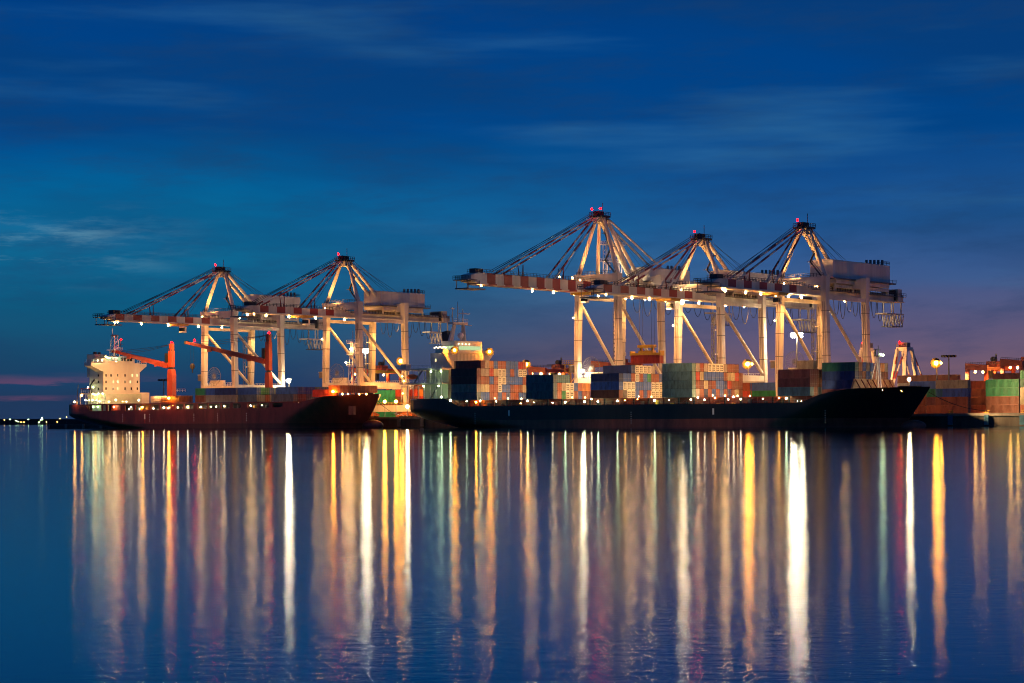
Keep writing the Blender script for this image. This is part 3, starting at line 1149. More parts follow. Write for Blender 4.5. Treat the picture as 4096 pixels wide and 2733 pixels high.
for i in range(nw):
    yy = by0 + 2.2 + i * (by1 - by0 - 4.4) / nw
    p = MB()
    ww = (by1 - by0 - 4.4) / nw - .3
    p.hexa([(hbx1 - .52, yy, zwing + 1.0), (hbx1 - .42, yy, zwing + 1.0), (hbx1 - .42, yy + ww, zwing + 1.0), (hbx1 - .52, yy + ww, zwing + 1.0),
            (hbx1 - .35, yy, zwing + 2.7), (hbx1 - .22, yy, zwing + 2.7), (hbx1 - .22, yy + ww, zwing + 2.7), (hbx1 - .35, yy + ww, zwing + 2.7)], L_WING if i in (0, 1, 4) else M_GLASS)
    p.build('window', o_br)
WINB = [(1475, [(427, 0), (444, 1), (470, 1), (489, 0), (505, 0), (528, 0), (546, 0)]), (1502, [(424, 0), (444, 0), (471, 0), (500, 0), (529, 1), (548, 1)]),
        (1528, [(424, 0), (453, 1), (471, 0), (500, 0), (521, 1), (549, 0)]), (1555, [(424, 0), (453, 0), (471, 1), (500, 0), (525, 0), (549, 0)]),
        (1581, [(424, 0), (438, 0), (471, 0), (500, 1), (521, 1), (549, 0)]), (1604, [(427, 0), (436, 1), (446, 0), (468, 1), (491, 1), (506, 1), (529, 0), (540, 0)])]
for py, row in WINB:
    for px, lit in row:
        yy = W_of(px, py, hbx1 + B_U0) - BWn
        zz = Z_of(px, py, hbx1 + B_U0, yy + BWn)
        p = MB()
        p.box(hbx1 - .02, hbx1 + .05, yy - .32, yy + .32, zz - .55, zz + .55, L_WIN if lit else M_GLASS)
        p.build('window', o_dhB)
for py in (1502, 1528, 1555):
    p = MB()
    zz = zb(py)
    p.box(hbx1 - 3.4, hbx1 - 2.7, dy0 - .05, dy0 + .02, zz - .5, zz + .5, M_GLASS)
    p.build('window', o_dhB)
# monkey island: funnel casing top, radar mast, flood lamp
mm = MB()
zt = zroof
mx_ = hbx1 - 3.2
my = W_of(458, 1400, mx_ + B_U0) - BWn


def zmb(py):
    return Z_of(458, py, mx_ + B_U0, my + BWn)


zt1 = zmb(1402)
for (a, c) in ((-1.3, -1.3), (1.3, -1.3), (-1.3, 1.3), (1.3, 1.3)):
    mm.bar((mx_ + a * 1.2, my + c * 1.2, zt - .4), (mx_ + a * .7, my + c * .7, zmb(1345)), .28, M_WHITE)
for k in range(5):
    z0_, z1_ = lerp(zt, zmb(1345), k / 5), lerp(zt, zmb(1345), (k + 1) / 5)
    mm.bar((mx_ - 1.2, my - 1.2, z0_), (mx_ + 1.2, my - 1.2, z1_), .14, M_WHITE)
    mm.bar((mx_ + 1.2, my - 1.2, z0_), (mx_ + 1.2, my + 1.2, z1_), .14, M_WHITE)
mm.box(mx_ - 2.2, mx_ + 2.2, my - 2.6, my + 2.6, zt1, zt1 + .25, M_WHITE)
mm.rail([(mx_ + 2.2, my - 2.6, zt1 + .2), (mx_ + 2.2, my + 2.6, zt1 + .2)], M_WHITE, 1.1, 1.0, .09)
mm.box(mx_ - 1.2, mx_ + 1.2, my - 1.2, my + 1.6, zmb(1345), zmb(1345) + .3, M_STEEL)
mm.tube((mx_ - .5, my - .8, zmb(1345)), (mx_ - .5, my - .8, zmb(1312)), .2, M_WHITE, 6, .1)
mm.tube((mx_ + .6, my + 3, zt1 + .2), (mx_ + .6, my + 3, zmb(1352)), .14, M_STEEL, 5)
mm.bar((mx_, my - 1.6, zmb(1341)), (mx_, my + 1.6, zmb(1341)), .4, M_STEEL)
mm.bar((mx_, my + 1, zmb(1378)), (mx_, my + 5, zmb(1378)), .18, M_STEEL)
mm.build('radar_mast', shipB)
fc = MB()
fx = hbx0 - 1.5
fc.box(fx - 3, fx + 2, 5, 12, zwing - 6, zb(1415), M_HOUSE)
fc.tube((fx, 7, zb(1415)), (fx, 7, zb(1405)), .8, M_DARK)
fc.tube((fx, 9.4, zb(1415)), (fx, 9.4, zb(1406)), .7, M_DARK)
fc.build('funnel', shipB)


def lampB(px, py, W, r, m_):
    """lamp on the red ship at the across-ship distance W from its water side"""
    U = U_of(px, py, BWn + W)
    lamp(shipB, (U - B_U0, W, Z_of(px, py, U, BWn + W)), r, m_)


for (px, py, W, r, m_) in ((424, 1428, -.6, .5, L_BOOM), (434, 1432, .2, .3, L_BOOM), (440, 1431, .5, .2, L_BOOM), (391, 1443, -1.5, .32, L_GREEN), (409, 1441, -1.0, .3, L_GREEN), (465, 1446, 3, .22, L_GREEN),
                       (352, 1550, .5, .42, L_GREEN), (373, 1549, .5, .42, L_GREEN), (327, 1582, .3, .42, L_ORANGE), (298, 1608, -.3, .55, L_ORANGE), (372, 1576, .3, .42, L_WHITE), (381, 1580, .3, .5, L_ORANGE), (393, 1575, .3, .44, L_GREEN), (410, 1575, .3, .5, L_GREEN),
                       (348, 1601, .2, .2, L_GREEN), (371, 1601, .2, .4, L_GREEN), (398, 1606, .2, .5, L_WHITE), (463, 1601, 1.0, .40, L_WHITE), (555, 1601, 14, .40, L_WHITE), (436, 1607, 2, .2, L_WHITE), (491, 1607, 6, .24, L_ORANGE), (506, 1607, 8, .24, L_WHITE),
                       (372, 1628, 1.2, .3, L_GREEN), (391, 1628, 1.2, .3, L_GREEN), (455, 1628, .9, .34, L_WHITE), (517, 1637, .3, .3, L_WHITE), (525, 1629, .3, .3, L_WHITE), (558, 1636, .3, .3, L_WHITE), (570, 1629, -.1, .45, L_SODIUM), (614, 1634, .3, .36, L_WHITE),
                       (655, 1631, .3, .34, L_WHITE), (674, 1632, .3, .3, L_WHITE), (675, 1593, -1.5, .70, L_SODIUM), (693, 1622, .3, .32, L_ORANGE), (700, 1620, .3, .28, L_ORANGE), (711, 1630, .3, .34, L_WHITE), (751, 1629, .3, .36, L_WHITE), (803, 1628, .3, .36, L_WHITE),
                       (845, 1627, .3, .32, L_WHITE), (865, 1627, .3, .34, L_WHITE), (897, 1625, .3, .36, L_WHITE), (1003, 1623, .3, .34, L_WHITE), (1048, 1622, .3, .25, L_WHITE), (1194, 1611, .3, .22, L_ORANGE), (340, 1601, .2, .2, L_GREEN), (357, 1601, .2, .2, L_GREEN),
                       (385, 1601, .2, .2, L_GREEN)):
    lampB(px, py, W, r * (.62 if m_ is L_GREEN else .8) * random.uniform(.65, 1.05), m_)
for (px, py, W, pw) in ((675, 1593, -1.5, 60000), (693, 1622, 12.0, 30000)):
    U = U_of(px, py, BWn + W)
    spot(shipB, (U - B_U0 - 1, W, Z_of(px, py, U, BWn + W) + 1), (hbx1, 10, 24), pw, (1, .50, .18), 60, .8)
U = U_of(675, 1593, BWn - 1.5)
spot(shipB, (U - B_U0, -1.5, 17), (U - B_U0 + .5, 13, 30), 16000, (1, .42, .10), 110, .8)
# stern gear: lifeboat davit, mooring deck, small tower with two bright lamps
st = MB()
xs0 = bx(315)
for i in range(5):
    xx = lerp(bx(318), bx(410), i / 4)
    st.bar((xx, .4, 10.5), (xx, .4, 15.2), .25, M_WHITE)
st.box(bx(316), bx(412), .3, BB - 4, 15.0, 15.5, M_HOUSE)
st.box(bx(340), bx(411), 1.5, BB - 5, 10.4, 15.0, mat('pale_green_bulkhead', (.5, .5, .5)))
st.rail([(bx(276), .6, 10.5), (bx(410), .3, 10.5)], M_STEEL, 1.1, 1.6, .08)
st.rail([(bx(330), .35, 15.5), (bx(412), .35, 15.5)], M_WHITE, 1.1, 1.6, .08)
st.box(bx(352), bx(378), 3, 8, 15.5, zb(1538), M_HOUSE)
st.rail([(bx(352), 3, zb(1538)), (bx(378), 3, zb(1538))], M_WHITE, 1.0, 1.2, .08)
st.path([(bx(350), 1, 15.5), (bx(356), .8, 18.4), (bx(366), .8, 20.2), (bx(374), .8, 21.0)], .22, M_DARK)
st.path([(bx(352), 2, 15.5), (bx(350), 1.6, 19), (bx(368), 1.4, 21.4)], .22, M_DARK)
st.tube((bx(303), .6, 10.5), (bx(309), .6, 19.2), .16, M_STEEL, 6)
st.box(bx(318), bx(342), .6, 6, 17.2, 17.5, M_ORANGE)
st.bar((bx(318), 1, 15.5), (bx(318), 1, 17.4), .2, M_WHITE)
st.build('stern_gear', shipB)
fs_ = MB()
fs_.rail([(bx(560, 1590, BWn + 4), dy1 - 1, 15.8), (bx(586, 1590, BWn + 4), dy1 + 3, 15.8)], M_WHITE, 1.2, 1.0, .1)
fs_.box(hbx1 + .3, hbx1 + 2.6, dy1 - 1.5, dy1 + 3.2, 10.5, 15.7, M_HOUSE)
fs_.build('side_house', shipB)


def deck_crane(label, px_c, py_top, py_mid, py_foot, px_tip, py_tip, py_hinge, W, hook=True):
    U = U_of(px_c, py_mid, BWn + W)
    x_ = U - B_U0
    Zp = lambda py: Z_of(px_c, py, U, BWn + W)
    root = MB()
    zt_, zm_, zf_ = Zp(py_top), Zp(py_mid), 10.3
    k_ = 1.0 if not hook else .84
    M_OR = M_ORANGE if not hook else mat('crane_orange_dimmed', (.36, .062, .032), .5, 0, .3, .2)  # darker copy of the orange: weaker light put into the colour
    root.prism([(x_ - 1.5 * k_, zf_), (x_ + 1.5 * k_, zf_), (x_ + 1.5 * k_, zm_ - 2.5), (x_ + .95, zm_), (x_ - .95, zm_), (x_ - 1.5 * k_, zm_ - 2.5)], 'y', W - 1.25 * k_, W + 1.25 * k_, M_OR)
    o_ = root.build('deck_crane', shipB)
    o_['label'] = label
    p = MB()
    p.tube((x_, W, zm_), (x_, W, zm_ + .8), 1.0, M_DARK, 14)
    p.box(x_ - 1.05, x_ + 1.05, W - .95, W + .95, zm_ + .8, zt_ - 3.4, M_OR)
    p.box(x_ - .7, x_ + .9, W - .8, W + .8, zt_ - 3.4, zt_ - .2, M_OR)
    p.rail([(x_ - 1.2, W - 1.1, zt_ - 3.4), (x_ + 1.2, W - 1.1, zt_ - 3.4)], M_DARK, 1.1, 1.0, .1)
    p.build('post', o_)
    p = MB()
    p.box(x_ - 2.5, x_ - 1.06, W - 1.6, W - .2, Zp(py_hinge) + 1.4, Zp(py_hinge) + 5.4, M_DARK)
    p.build('operator_cab', o_)
    # jib runs aft and a little towards the water side
    Wt = W - 1.0
    Ut = U_of(px_tip, py_tip, BWn + Wt)
    a = Vector((x_ - 1.2, W - .4, Zp(py_hinge)))
    b_ = Vector((Ut - B_U0, Wt, Z_of(px_tip, py_tip, Ut, BWn + Wt)))
    p = MB()
    for q_ in (-1.0, 1.0):
        p.bar(a + Vector((0, q_, 0)), b_ + Vector((0, q_ * .5, 0)), .7, M_OR, 2.1, .4, 1.0)
    for k in range(9):
        c = a.lerp(b_, (k + .5) / 9)
        p.box(c.x - .25, c.x + .25, c.y - .9, c.y + .9, c.z - .4, c.z + .4, M_OR)
    for k in (.18, .42, .68):
        c = a.lerp(b_, k)
        p.box(c.x - 1.2, c.x + 1.2, c.y - 1.5, c.y - 1.1, c.z - 1.4, c.z - .2, M_OR)
    p.box(b_.x - 1.2, b_.x + .8, b_.y - .6, b_.y + .6, b_.z - .7, b_.z + .7, M_DARK)
    p.build('jib', o_)
    p = MB()
    tp = Vector((x_ - .8, W, zt_ - .6))
    for k in range(3):
        e = a.lerp(b_, 1 - .06 * k)
        pts_ = []
        for i in range(9):
            c = tp.lerp(e, i / 8)
            c.z -= 3.0 * (i / 8) * (1 - i / 8) * (.4 + .5 * k)
            pts_.append(c)
        p.path(pts_, .07, M_CABLE, 4)
    p.build('luffing_rope', o_)
    if hook:
        p = MB()
        hz_ = b_.z - 9.2
        for q_ in (-.9, .9):
            p.tube((b_.x + 3.2 + q_, b_.y, b_.z - .8), (b_.x + 3.2 + q_, b_.y, hz_), .07, M_CABLE, 4)
        p.ball((b_.x + 3.2, b_.y, hz_ - .9), 1.3, M_DARK, 10, 6, (1, .6, 1))
        p.tube((b_.x + 3.2, b_.y, hz_ - 1.5), (b_.x + 3.2, b_.y, hz_ - 3.6), .25, M_DARK, 6)
        p.build('hook_block', o_)
        lamp(shipB, (b_.x + 4.6, b_.y - .2, b_.z + .9), .42, L_RED, 'beacon')
    lamp(shipB, (x_ + .3, W, zt_ + .3), .42, L_RED, 'beacon')


deck_crane('aft orange deck crane with jib lowered over the bridge', 686, 1373, 1477, 1595, 455, 1405, 1464, 13.0, False)
deck_crane('forward dimmer orange deck crane with jib pointing aft and hook hanging', 1075, 1335, 1490, 1560, 748, 1371, 1446, 13.0, True)
lampB(484, 1359, my - 1.0, .45, L_RED)
# forecastle of the red ship
fb = MB()
xf = bx(1412, 1560, BWn + 14)
for (a, b_) in (((-1.6, -1.6), (-.5, -.5)), ((1.6, -1.6), (.5, -.5)), ((-1.6, 1.6), (-.5, .5)), ((1.6, 1.6), (.5, .5))):
    fb.tube((xf + a[0], 14 + a[1], 12.0), (xf + b_[0], 14 + b_[1], 34), .22, M_WHITE, 6)
for k in range(6):
    zz = 14 + k * 3.3
    r1 = lerp(1.5, .55, k / 6)
    r2 = lerp(1.5, .55, (k + 1) / 6)
    fb.bar((xf - r1, 14 - r1, zz), (xf + r2, 14 - r2, zz + 3.3), .12, M_WHITE)
    fb.bar((xf + r1, 14 - r1, zz), (xf + r2, 14 + r2, zz + 3.3), .12, M_WHITE)
for zz in (24.5, 29.0, 33.6):
    fb.box(xf - 1.8, xf + 1.8, 12.4, 15.6, zz, zz + .2, M_WHITE)
    fb.rail([(xf - 1.8, 12.4, zz + .2), (xf + 1.8, 12.4, zz + .2), (xf + 1.8, 15.6, zz + .2)], M_WHITE, 1.1, .9, .1)
fb.tube((xf, 14, 34), (xf, 14, 38.5), .14, M_WHITE, 5)
fb.build('foremast', shipB)
lamp(shipB, (xf + 1, 11.9, 31.2), .5, L_BOOM)
lamp(shipB, (xf - 1.9, 12, 26), .35, L_BOOM)
p = MB()
xx0 = bx(1360, 1590, BWn + 9)
for i in range(9):
    p.box(xx0 + i * 1.5, xx0 + i * 1.5 + .7, 7 + random.random() * 10, 9 + random.random() * 12, 12, 12.6 + random.random() * 1.6, random.choice([M_DARK, M_STEEL, M_DECKRED]))
p.build('windlass', shipB)
for (px, py, r, m_) in ((1332, 1567, .50, L_SODIUM), (1369, 1577, .34, L_ORANGE), (1392, 1577, .26, L_ORANGE), (1437, 1578, .26, L_ORANGE), (1465, 1577, .32, L_ORANGE)):
    lampB(px, py, 3.0, r, m_)
p = MB()
an = bx(1424, 1632, BWn + 6)
p.box(an - 1.4, an + 1.2, 3.2, 4.5, 5.2, 8.6, M_DECKRED)
p.build('anchor', shipB)
p = MB()
for (px, z0_, z1_) in ((579, 2.2, 6.2),):
    xx = bx(px, 1670)
    p.box(xx - .35, xx + .35, -.06, .04, z0_ + 1.8, z1_, M_WHITE)
    p.box(xx - .35, xx + .35, -.06, .04, z0_, z0_ + 1.8, M_RED)
for px in (490, 598, 775, 870, 985):
    xx = bx(px, 1670)
    for k in range(5):
        p.box(xx, xx + .25, -.06, .04, 3 + k * .7, 3.3 + k * .7, M_WHITE)
p.build('hull_mark', shipB)

# ------------------------------------------------------------------ containers on the red ship
G_B = 'containers stacked on the red ship'
zB = 10.75


def single(c, px, py, W, z, label, group, short=False):
    container(c, U_of(px, py, W), W + BW / 2, z, label, group, short)


for i, (c, t_) in enumerate((('s', 'beige container by the bridge of the red ship, single tier'), ('k', 'brown container beside the beige one on the red ship'), ('k', 'brown container below the aft deck crane jib'),
                            ('r', 'rust red container at the foot of the aft deck crane'))):
    single(c, 602 + i * 37, 1605, BWn, zB, t_, G_B, True)
single('g', 781, 1575, BWn, zB + BH + .02, 'green container on top at the aft end of the long row', G_B, True)
single('r', 781, 1605, BWn, zB, 'pale red container under the green one at the aft end of the row', G_B, True)
single('b', 819, 1575, BWn, zB + BH + .02, 'small blue container between the green one and the long navy one', G_B, True)
single('s', 819, 1605, BWn, zB, 'grey beige container under the small blue one', G_B, True)
single('n', 859, 1575, BWn, zB + BH + .02, 'long navy container in the upper tier of the red ship row', G_B)
single('s', 859, 1605, BWn, zB, 'long grey container under the navy one', G_B)
ue = U_of(859, 1605, BWn) + 12.19
for k, row in enumerate(('www', 'bkg')):
    for c, ch in enumerate(row):
        container(ch, ue - 12.19, BWn + 2.5 * (c + 1) + BW / 2 + .03, zB + k * (BH + .02),
                  '%s container, %s, %s column behind long navy one, red ship' % (CC[ch][1], ('lower tier', 'upper tier')[k], NUM[c]), G_B)
block('amidships on red ship', G_B, U_of(1040, 1570, BWn + 3) , BWn + 1, zB, ['ddmdcdmdd', 'bgGbcbbdc'], 2.5)
block('forward on red ship', G_B, U_of(1180, 1590, BWn + 3), BWn + 2, zB, ['dmkdcdkdd', '.bbbbcbcb'], 2.5)
single('R', 1250, 1575, BWn + 4, zB + 1.6, 'red container at the break of the forecastle, aft of the lit red wall', G_B)
for c in range(9):
    container('r', U_of(1476 - 15 * 9, 1560, BWn + 6) - 6.06 + 4.5, BWn + 5 + c * 2.46, zB + 3.2, 'rust red container in row across red bow, %s from water' % NUM[c], G_B, True)


# ================================================================== ship to shore cranes
WC = 39.0
G_C = 'ship to shore gantry cranes'


def sts_crane(label, px_mid, py_ref, za_, zg, S=19.2, G=28.5, tip=None, tail=None, stays=(), house=None, lights=(), tall=False, reel=True, trolley=-24.0, boom_h=2.5):
    U = U_of(px_mid, py_ref, WC)
    r = thing('gantry_crane', label, 'crane', U, WC, QZ, G_C)
    LW = 2.0
    # four legs, each a part
    top = zg + boom_h + 3.4
    for y in (0, G):
        for sx_ in (-1, 1):
            m = MB()
            xb_, xt_ = sx_ * S / 2, sx_ * S / 2 * .93
            yb_ = y
            m.bar((xb_, yb_, QZ + 5.6), (xb_, yb_, 17.4), LW * .8, M_CREAM, LW * .75, LW, LW)
            m.bar((xb_, yb_, 17.4), (xt_, y, zg - 2.5), LW, M_CREAM, LW, LW * 1.05, LW * 1.1)
            m.bar((xt_, y, zg - 2.5), (xt_, y, top if y == 0 else top + .6), LW * 1.05, M_CREAM, LW * 1.1, LW * 1.2, LW * 1.5)
            for zc in (24.5, 32.5, 40.0):
                if zc < zg - 4:
                    xc = lerp(xb_, xt_, (zc - 17.4) / (zg - 19.9))
                    m.box(xc - LW * .56, xc + LW * .56, y - LW * .57, y + LW * .57, zc, zc + .22, M_STEEL)
            xl = lerp(xb_, xt_, .5)
            m.bar((xb_ - LW * .2, y - LW * .56, 18.5), (xt_ - LW * .2, y - LW * .58, zg - 3), .10, M_STEEL)
            m.bar((xb_ + LW * .15, y - LW * .56, 18.5), (xt_ + LW * .15, y - LW * .58, zg - 3), .10, M_STEEL)
            m.build('leg', r)
    for y in (0, G):
        m = MB()
        m.box(-S / 2 - 3.2, S / 2 + 3.2, y - 1.0, y + 1.0, QZ + 2.3, QZ + 5.0, M_CREAM)
        m.rail([(-S / 2 - 3, y - 1, QZ + 5.0), (S / 2 + 3, y - 1, QZ + 5.0)], M_YELLOW, 1.2, 1.6, .12)
        for sx_ in (-1, 1):
            m.bar((sx_ * S / 2, y, QZ + 4.8), (sx_ * S / 2, y, QZ + 5.8), LW, M_CREAM)
        m.build('sill_beam', r)
        for sx_ in (-1, 1):
            m = MB()
            for k in range(4):
                xk = sx_ * S / 2 + (k - 1.5) * 1.9
                m.box(xk - .8, xk + .8, y - .7, y + .7, QZ + .5, QZ + 1.3, M_BOGIE)
                for e in (-.4, .4):
                    m.tube((xk + e, y - .35, QZ + .42), (xk + e, y + .35, QZ + .42), .38, M_DARK, 10)
            m.prism([(sx_ * S / 2 - 3.6, QZ + 1.3), (sx_ * S / 2 + 3.6, QZ + 1.3), (sx_ * S / 2 + 1.0, QZ + 2.3), (sx_ * S / 2 - 1.0, QZ + 2.3)], 'y', y - .6, y + .6, M_BOGIE)
            m.build('bogie', r)
    # portal ring
    m = MB()
    for y in (0, G):
        m.box(-S / 2 + 1, S / 2 - 1, y - .85, y + .85, 16.2, 18.2, M_CREAM)
        m.rail([(-S / 2 + 1, y - .8, 18.2), (S / 2 - 1, y - .8, 18.2)], M_WHITE, 1.3, 1.0, .1)
    for sx_ in (-1, 1):
        m.box(sx_ * S / 2 - .85, sx_ * S / 2 + .85, 1.0, G - 1.0, 16.5, 18.6, M_CREAM)
    m.build('portal_beam', r)
    for sx_ in (-1, 1):
        m = MB()
        m.box(sx_ * S / 2 - .95, sx_ * S / 2 - .86, G * .52, G * .68, 17.1, 17.9, M_DARK)
        m.box(sx_ * S / 2 - .95, sx_ * S / 2 - .86, G * .33, G * .46, 17.1, 17.9, M_DARK)
        m.build('nameplate', r)
        m = MB()
        m.tube((sx_ * S / 2 * .94, 1.0, zg - 3.5), (sx_ * S / 2, G - 1.2, 19.5), .62, M_CREAM, 10)
        m.build('brace', r)
    # upper cross beams between the legs
    m = MB()
    xt_ = S / 2 * .93
    m.box(-xt_ + 1.1, xt_ - 1.1, -1.2, 1.2, top - 3.2, top - .2, M_CREAM)
    m.rail([(-xt_, -1.2, top - .25), (xt_, -1.2, top - .25)], M_DARK, 1.2, 1.2, .12)
    m.build('cross_beam', r)
    m = MB()
    m.box(-xt_ + 1.1, xt_ - 1.1, G - 1.2, G + 1.2, top - 3.2, top + .2, M_CREAM)
    m.build('cross_beam', r)
    for sx_ in (-1, 1):
        m = MB()
        m.box(sx_ * 9.0 - .5, sx_ * 9.0 + .5, 1.2, G - 1.2, zg - 2.2, zg - .9, M_CREAM)
        m.build('side_beam', r)
    ytip, ytail = W_of(tip[0], tip[1], U) - WC, W_of(tail[0], tail[1], U) - WC
    # landside girder
    m = MB()
    m.box(-2.4, 2.4, -3.0, ytail, zg, zg + boom_h, M_CREAM)
    m.box(-2.9, 2.9, -3.0, ytail, zg - .35, zg - .003, M_CREAM)
    for q_ in (-3.6, 3.6):
        m.box(min(q_, q_ * .7), max(q_, q_ * .7), 2, ytail, zg + boom_h * .62, zg + boom_h * .62 + .12, M_STEEL)
        m.rail([(q_, -2, zg + boom_h * .7), (q_, ytail, zg + boom_h * .7)], M_DARK, 1.2, 1.8, .11)
    m.box(-3.4, 3.4, ytail - 6, ytail - 3, zg - .4, zg + 4.4, M_CREAM)
    m.box(-2.8, 2.8, ytail - 7.4, ytail - 6.2, zg + .2, zg + 4.0, M_DARK)
    m.build('girder', r)
    # hanging maintenance truss at the tail
    m = MB()
    y0_, y1_ = ytail - 13, ytail + 1
    m.box(-2.2, 2.2, y0_, y1_, zg - 5.0, zg - 4.5, M_CREAM)
    for k in range(4):
        ya = y0_ + 5 + k * 2.2
        for q_ in (-2, 2):
            m.bar((q_, ya, zg - 5.2), (q_, ya + 1.2, zg - 9.2), .32, M_CREAM)
            m.bar((q_, ya + 2.2, zg - 5.2), (q_, ya + 1.2, zg - 9.2), .32, M_CREAM)
    m.box(-2.2, 2.2, y0_ + 4.4, y1_ - 1, zg - 9.5, zg - 9.2, M_STEEL)
    for q_ in (-2, 2):
        m.bar((q_, y1_ - 2, zg - 4.6), (q_, y1_ - 2, zg), .4, M_CREAM)
        m.bar((q_, y0_ + 6, zg - 4.6), (q_, y0_ + 6, zg), .3, M_CREAM)
    m.build('maintenance_platform', r)
    # boom with red and white bands
    m = MB()
    yb = -3.0
    nb = max(6, int((yb - ytip - 7) / 4.7))
    seg = (yb - ytip - 7) / nb
    for k in range(nb):
        ya = yb - k * seg
        mm_ = M_RED if k % 2 == 1 else M_CREAM
        m.box(-2.3, 2.3, ya - seg, ya, zg, zg + boom_h, mm_)
        m.box(-2.9, 2.9, ya - seg, ya, zg - .5, zg - .003, mm_ if tall else M_CREAM)
    ye = yb - nb * seg
    m.prism([(ye, zg), (ye, zg + boom_h), (ye - 4, zg + boom_h - .9), (ye - 4, zg + .3)], 'x', -2.3, 2.3, M_CREAM)
    m.build('boom', r)
    m = MB()
    m.box(-3.4, 3.4, ytip, ye - 2, zg + .7, zg + 1.0, M_STEEL)
    m.rail([(-3.4, ye - 2, zg + 1), (-3.4, ytip, zg + 1), (3.4, ytip, zg + 1)], M_DARK, 1.3, 1.2, .13)
    m.box(-3.0, 3.0, ytip + .6, ye + 3, zg - 2.3, zg - 1.9, M_STEEL)
    for q_ in (-2.6, 2.6):
        for yq in (ytip + 1, ye):
            m.bar((q_, yq, zg - 2), (q_, yq, zg + .8), .2, M_STEEL)
        m.rail([(q_ * 1.05, yb, zg + boom_h), (q_ * 1.05, ye, zg + boom_h)], M_DARK, 1.2, 1.9, .11)
    m.box(-1.4, 1.4, ye - .5, ye + 3.5, zg + boom_h, zg + boom_h + 1.5, M_DARK)
    m.build('boom_walkway', r)
    for yq in stays:
        pass
    for k in (.28, .62):
        m = MB()
        yq = lerp(yb, ye, k)
        for q_ in (-.8, .8):
            m.bar((q_, yq, zg + boom_h), (q_ * 1.5, yq - .3, zg + boom_h + 4.2), .5, M_RED, .5, .25, .25)
        m.build('boom_latch', r)
    # A-frame
    ap = Vector((0, 2.0, za_))
    m = MB()
    for sx_ in (-1, 1):
        m.tube((sx_ * xt_, 0, top - .4), (sx_ * 1.5, 1.6, za_ - .6), .85, M_CREAM, 10, .65)
        if tall:
            m.tube((sx_ * xt_ * .9, 11, top - 2.5), (sx_ * 1.5, 3.2, za_ - .6), .8, M_CREAM, 10, .6)
    m.box(-2.8, 2.8, -1.4, 4.4, za_ - 1.2, za_ - .5, M_DARK)
    m.box(-1.8, 1.8, -.4, 3.4, za_ - 3.2, za_ - 1.2, M_CREAM)
    m.box(-1.5, 1.0, -.8, 2.8, za_ - .5, za_ + 1.1, M_DARK)
    m.rail([(-2.8, -1.4, za_ - .5), (2.8, -1.4, za_ - .5), (2.8, 4.4, za_ - .5)], M_DARK, 1.2, 1.1, .14)
    m.tube((1.2, 1.6, za_), (1.2, 1.6, za_ + 4.2), .12, M_DARK, 5)
    m.build('a_frame', r)
    # zig-zag stair beside the A-frame
    m = MB()
    nst = 3 if not tall else 4
    for k in range(nst):
        z0_, z1_ = lerp(top, za_ - 2, k / nst), lerp(top, za_ - 2, (k + 1) / nst)
        xa, xb_ = (6.2 - k * 1.4, 1.6) if k % 2 == 0 else (1.6, 5.6 - k * 1.2)
        m.bar((xa, 2.6, z0_), (xb_, 2.6, z1_), .9, M_DARK, .22)
        m.box(min(xb_, xb_ + .1) - 1, xb_ + 1, 2.0, 3.2, z1_ - .1, z1_ + .1, M_DARK)
        m.bar((xa, 3.0, z0_ + 1), (xb_, 3.0, z1_ + 1), .12, M_DARK)
    m.build('stair', r)
    # back stays down to the landside end of the girder
    for q_ in (-1, 1):
        m = MB()
        m.tube((q_ * 1.5, 3.2, za_ - 1.5), (q_ * 2.2, G - 1.5, zg + boom_h), .72, M_CREAM, 10)
        if tall:
            m.tube((q_ * 1.4, 3.6, za_ - 1.0), (q_ * 2.2, G + 16, zg + boom_h + 5), .4, M_CREAM, 8)
        m.build('back_stay', r)
    # banded fore stays
    for (pxs, pys) in stays:
        ys = W_of(pxs, pys, U) - WC
        for q_ in (-1, 1):
            m = MB()
            a = Vector((q_ * 1.2, -.4, za_ - .9))
            b_ = Vector((q_ * 2.0, ys, zg + boom_h))
            n_ = int((b_ - a).length / 5.2)
            for k in range(n_):
                m.bar(a.lerp(b_, k / n_), a.lerp(b_, (k + 1) / n_), .42, M_RED if k % 2 else M_CREAM, .55)
            m.build('fore_stay', r)
    m = MB()
    for (dy, dzz) in ((0, 1.2), (.6, .3)):
        for q_ in (-1, 1):
            m.tube((q_ * .7, -.6, za_ + dzz), (q_ * .9, W_of(stays[0][0], stays[0][1], U) - WC - 2 - dy * 3, zg + boom_h + 1), .09, M_CABLE, 4)
            m.tube((q_ * .7, -.6, za_ - dzz), (q_ * .9, W_of(stays[-1][0], stays[-1][1], U) - WC + 3 + dy * 4, zg + boom_h + .6), .07, M_CABLE, 4)
            m.tube((q_ * .7, 4.0, za_ + dzz - 1), (q_ * 2.0, G + 4 + dy * 7, zg + boom_h + 7), .08, M_CABLE, 4)
    m.build('hoist_rope', r)
    # machinery house
    hy0, hy1 = W_of(house[0], house[2], U) - WC, W_of(house[1], house[2], U) - WC
    hz0 = Z_of(house[0], house[3], U, WC + hy0)
    hz1 = hz0 + house[4]
    m = MB()
    m.box(-4.6, 4.6, hy0, hy1, hz0, hz1, M_CREAM)
    m.prism([(-4.6, hz1), (4.6, hz1), (0, hz1 + .5)], 'y', hy0, hy1, M_CREAM)
    m.box(-6.0, 6.0, hy0 - 1, hy1 + 2.2, hz0 - .5, hz0 - .02, M_STEEL)
    m.box(-5.4, 5.4, hy0 + 1, hy1 - 2, hz0 - 1.9, hz0 - .52, M_CREAM)
    m.rail([(-6, hy0 - 1, hz0), (-6, hy1 + 2.2, hz0), (6, hy1 + 2.2, hz0)], M_DARK, 1.2, 1.5, .11)
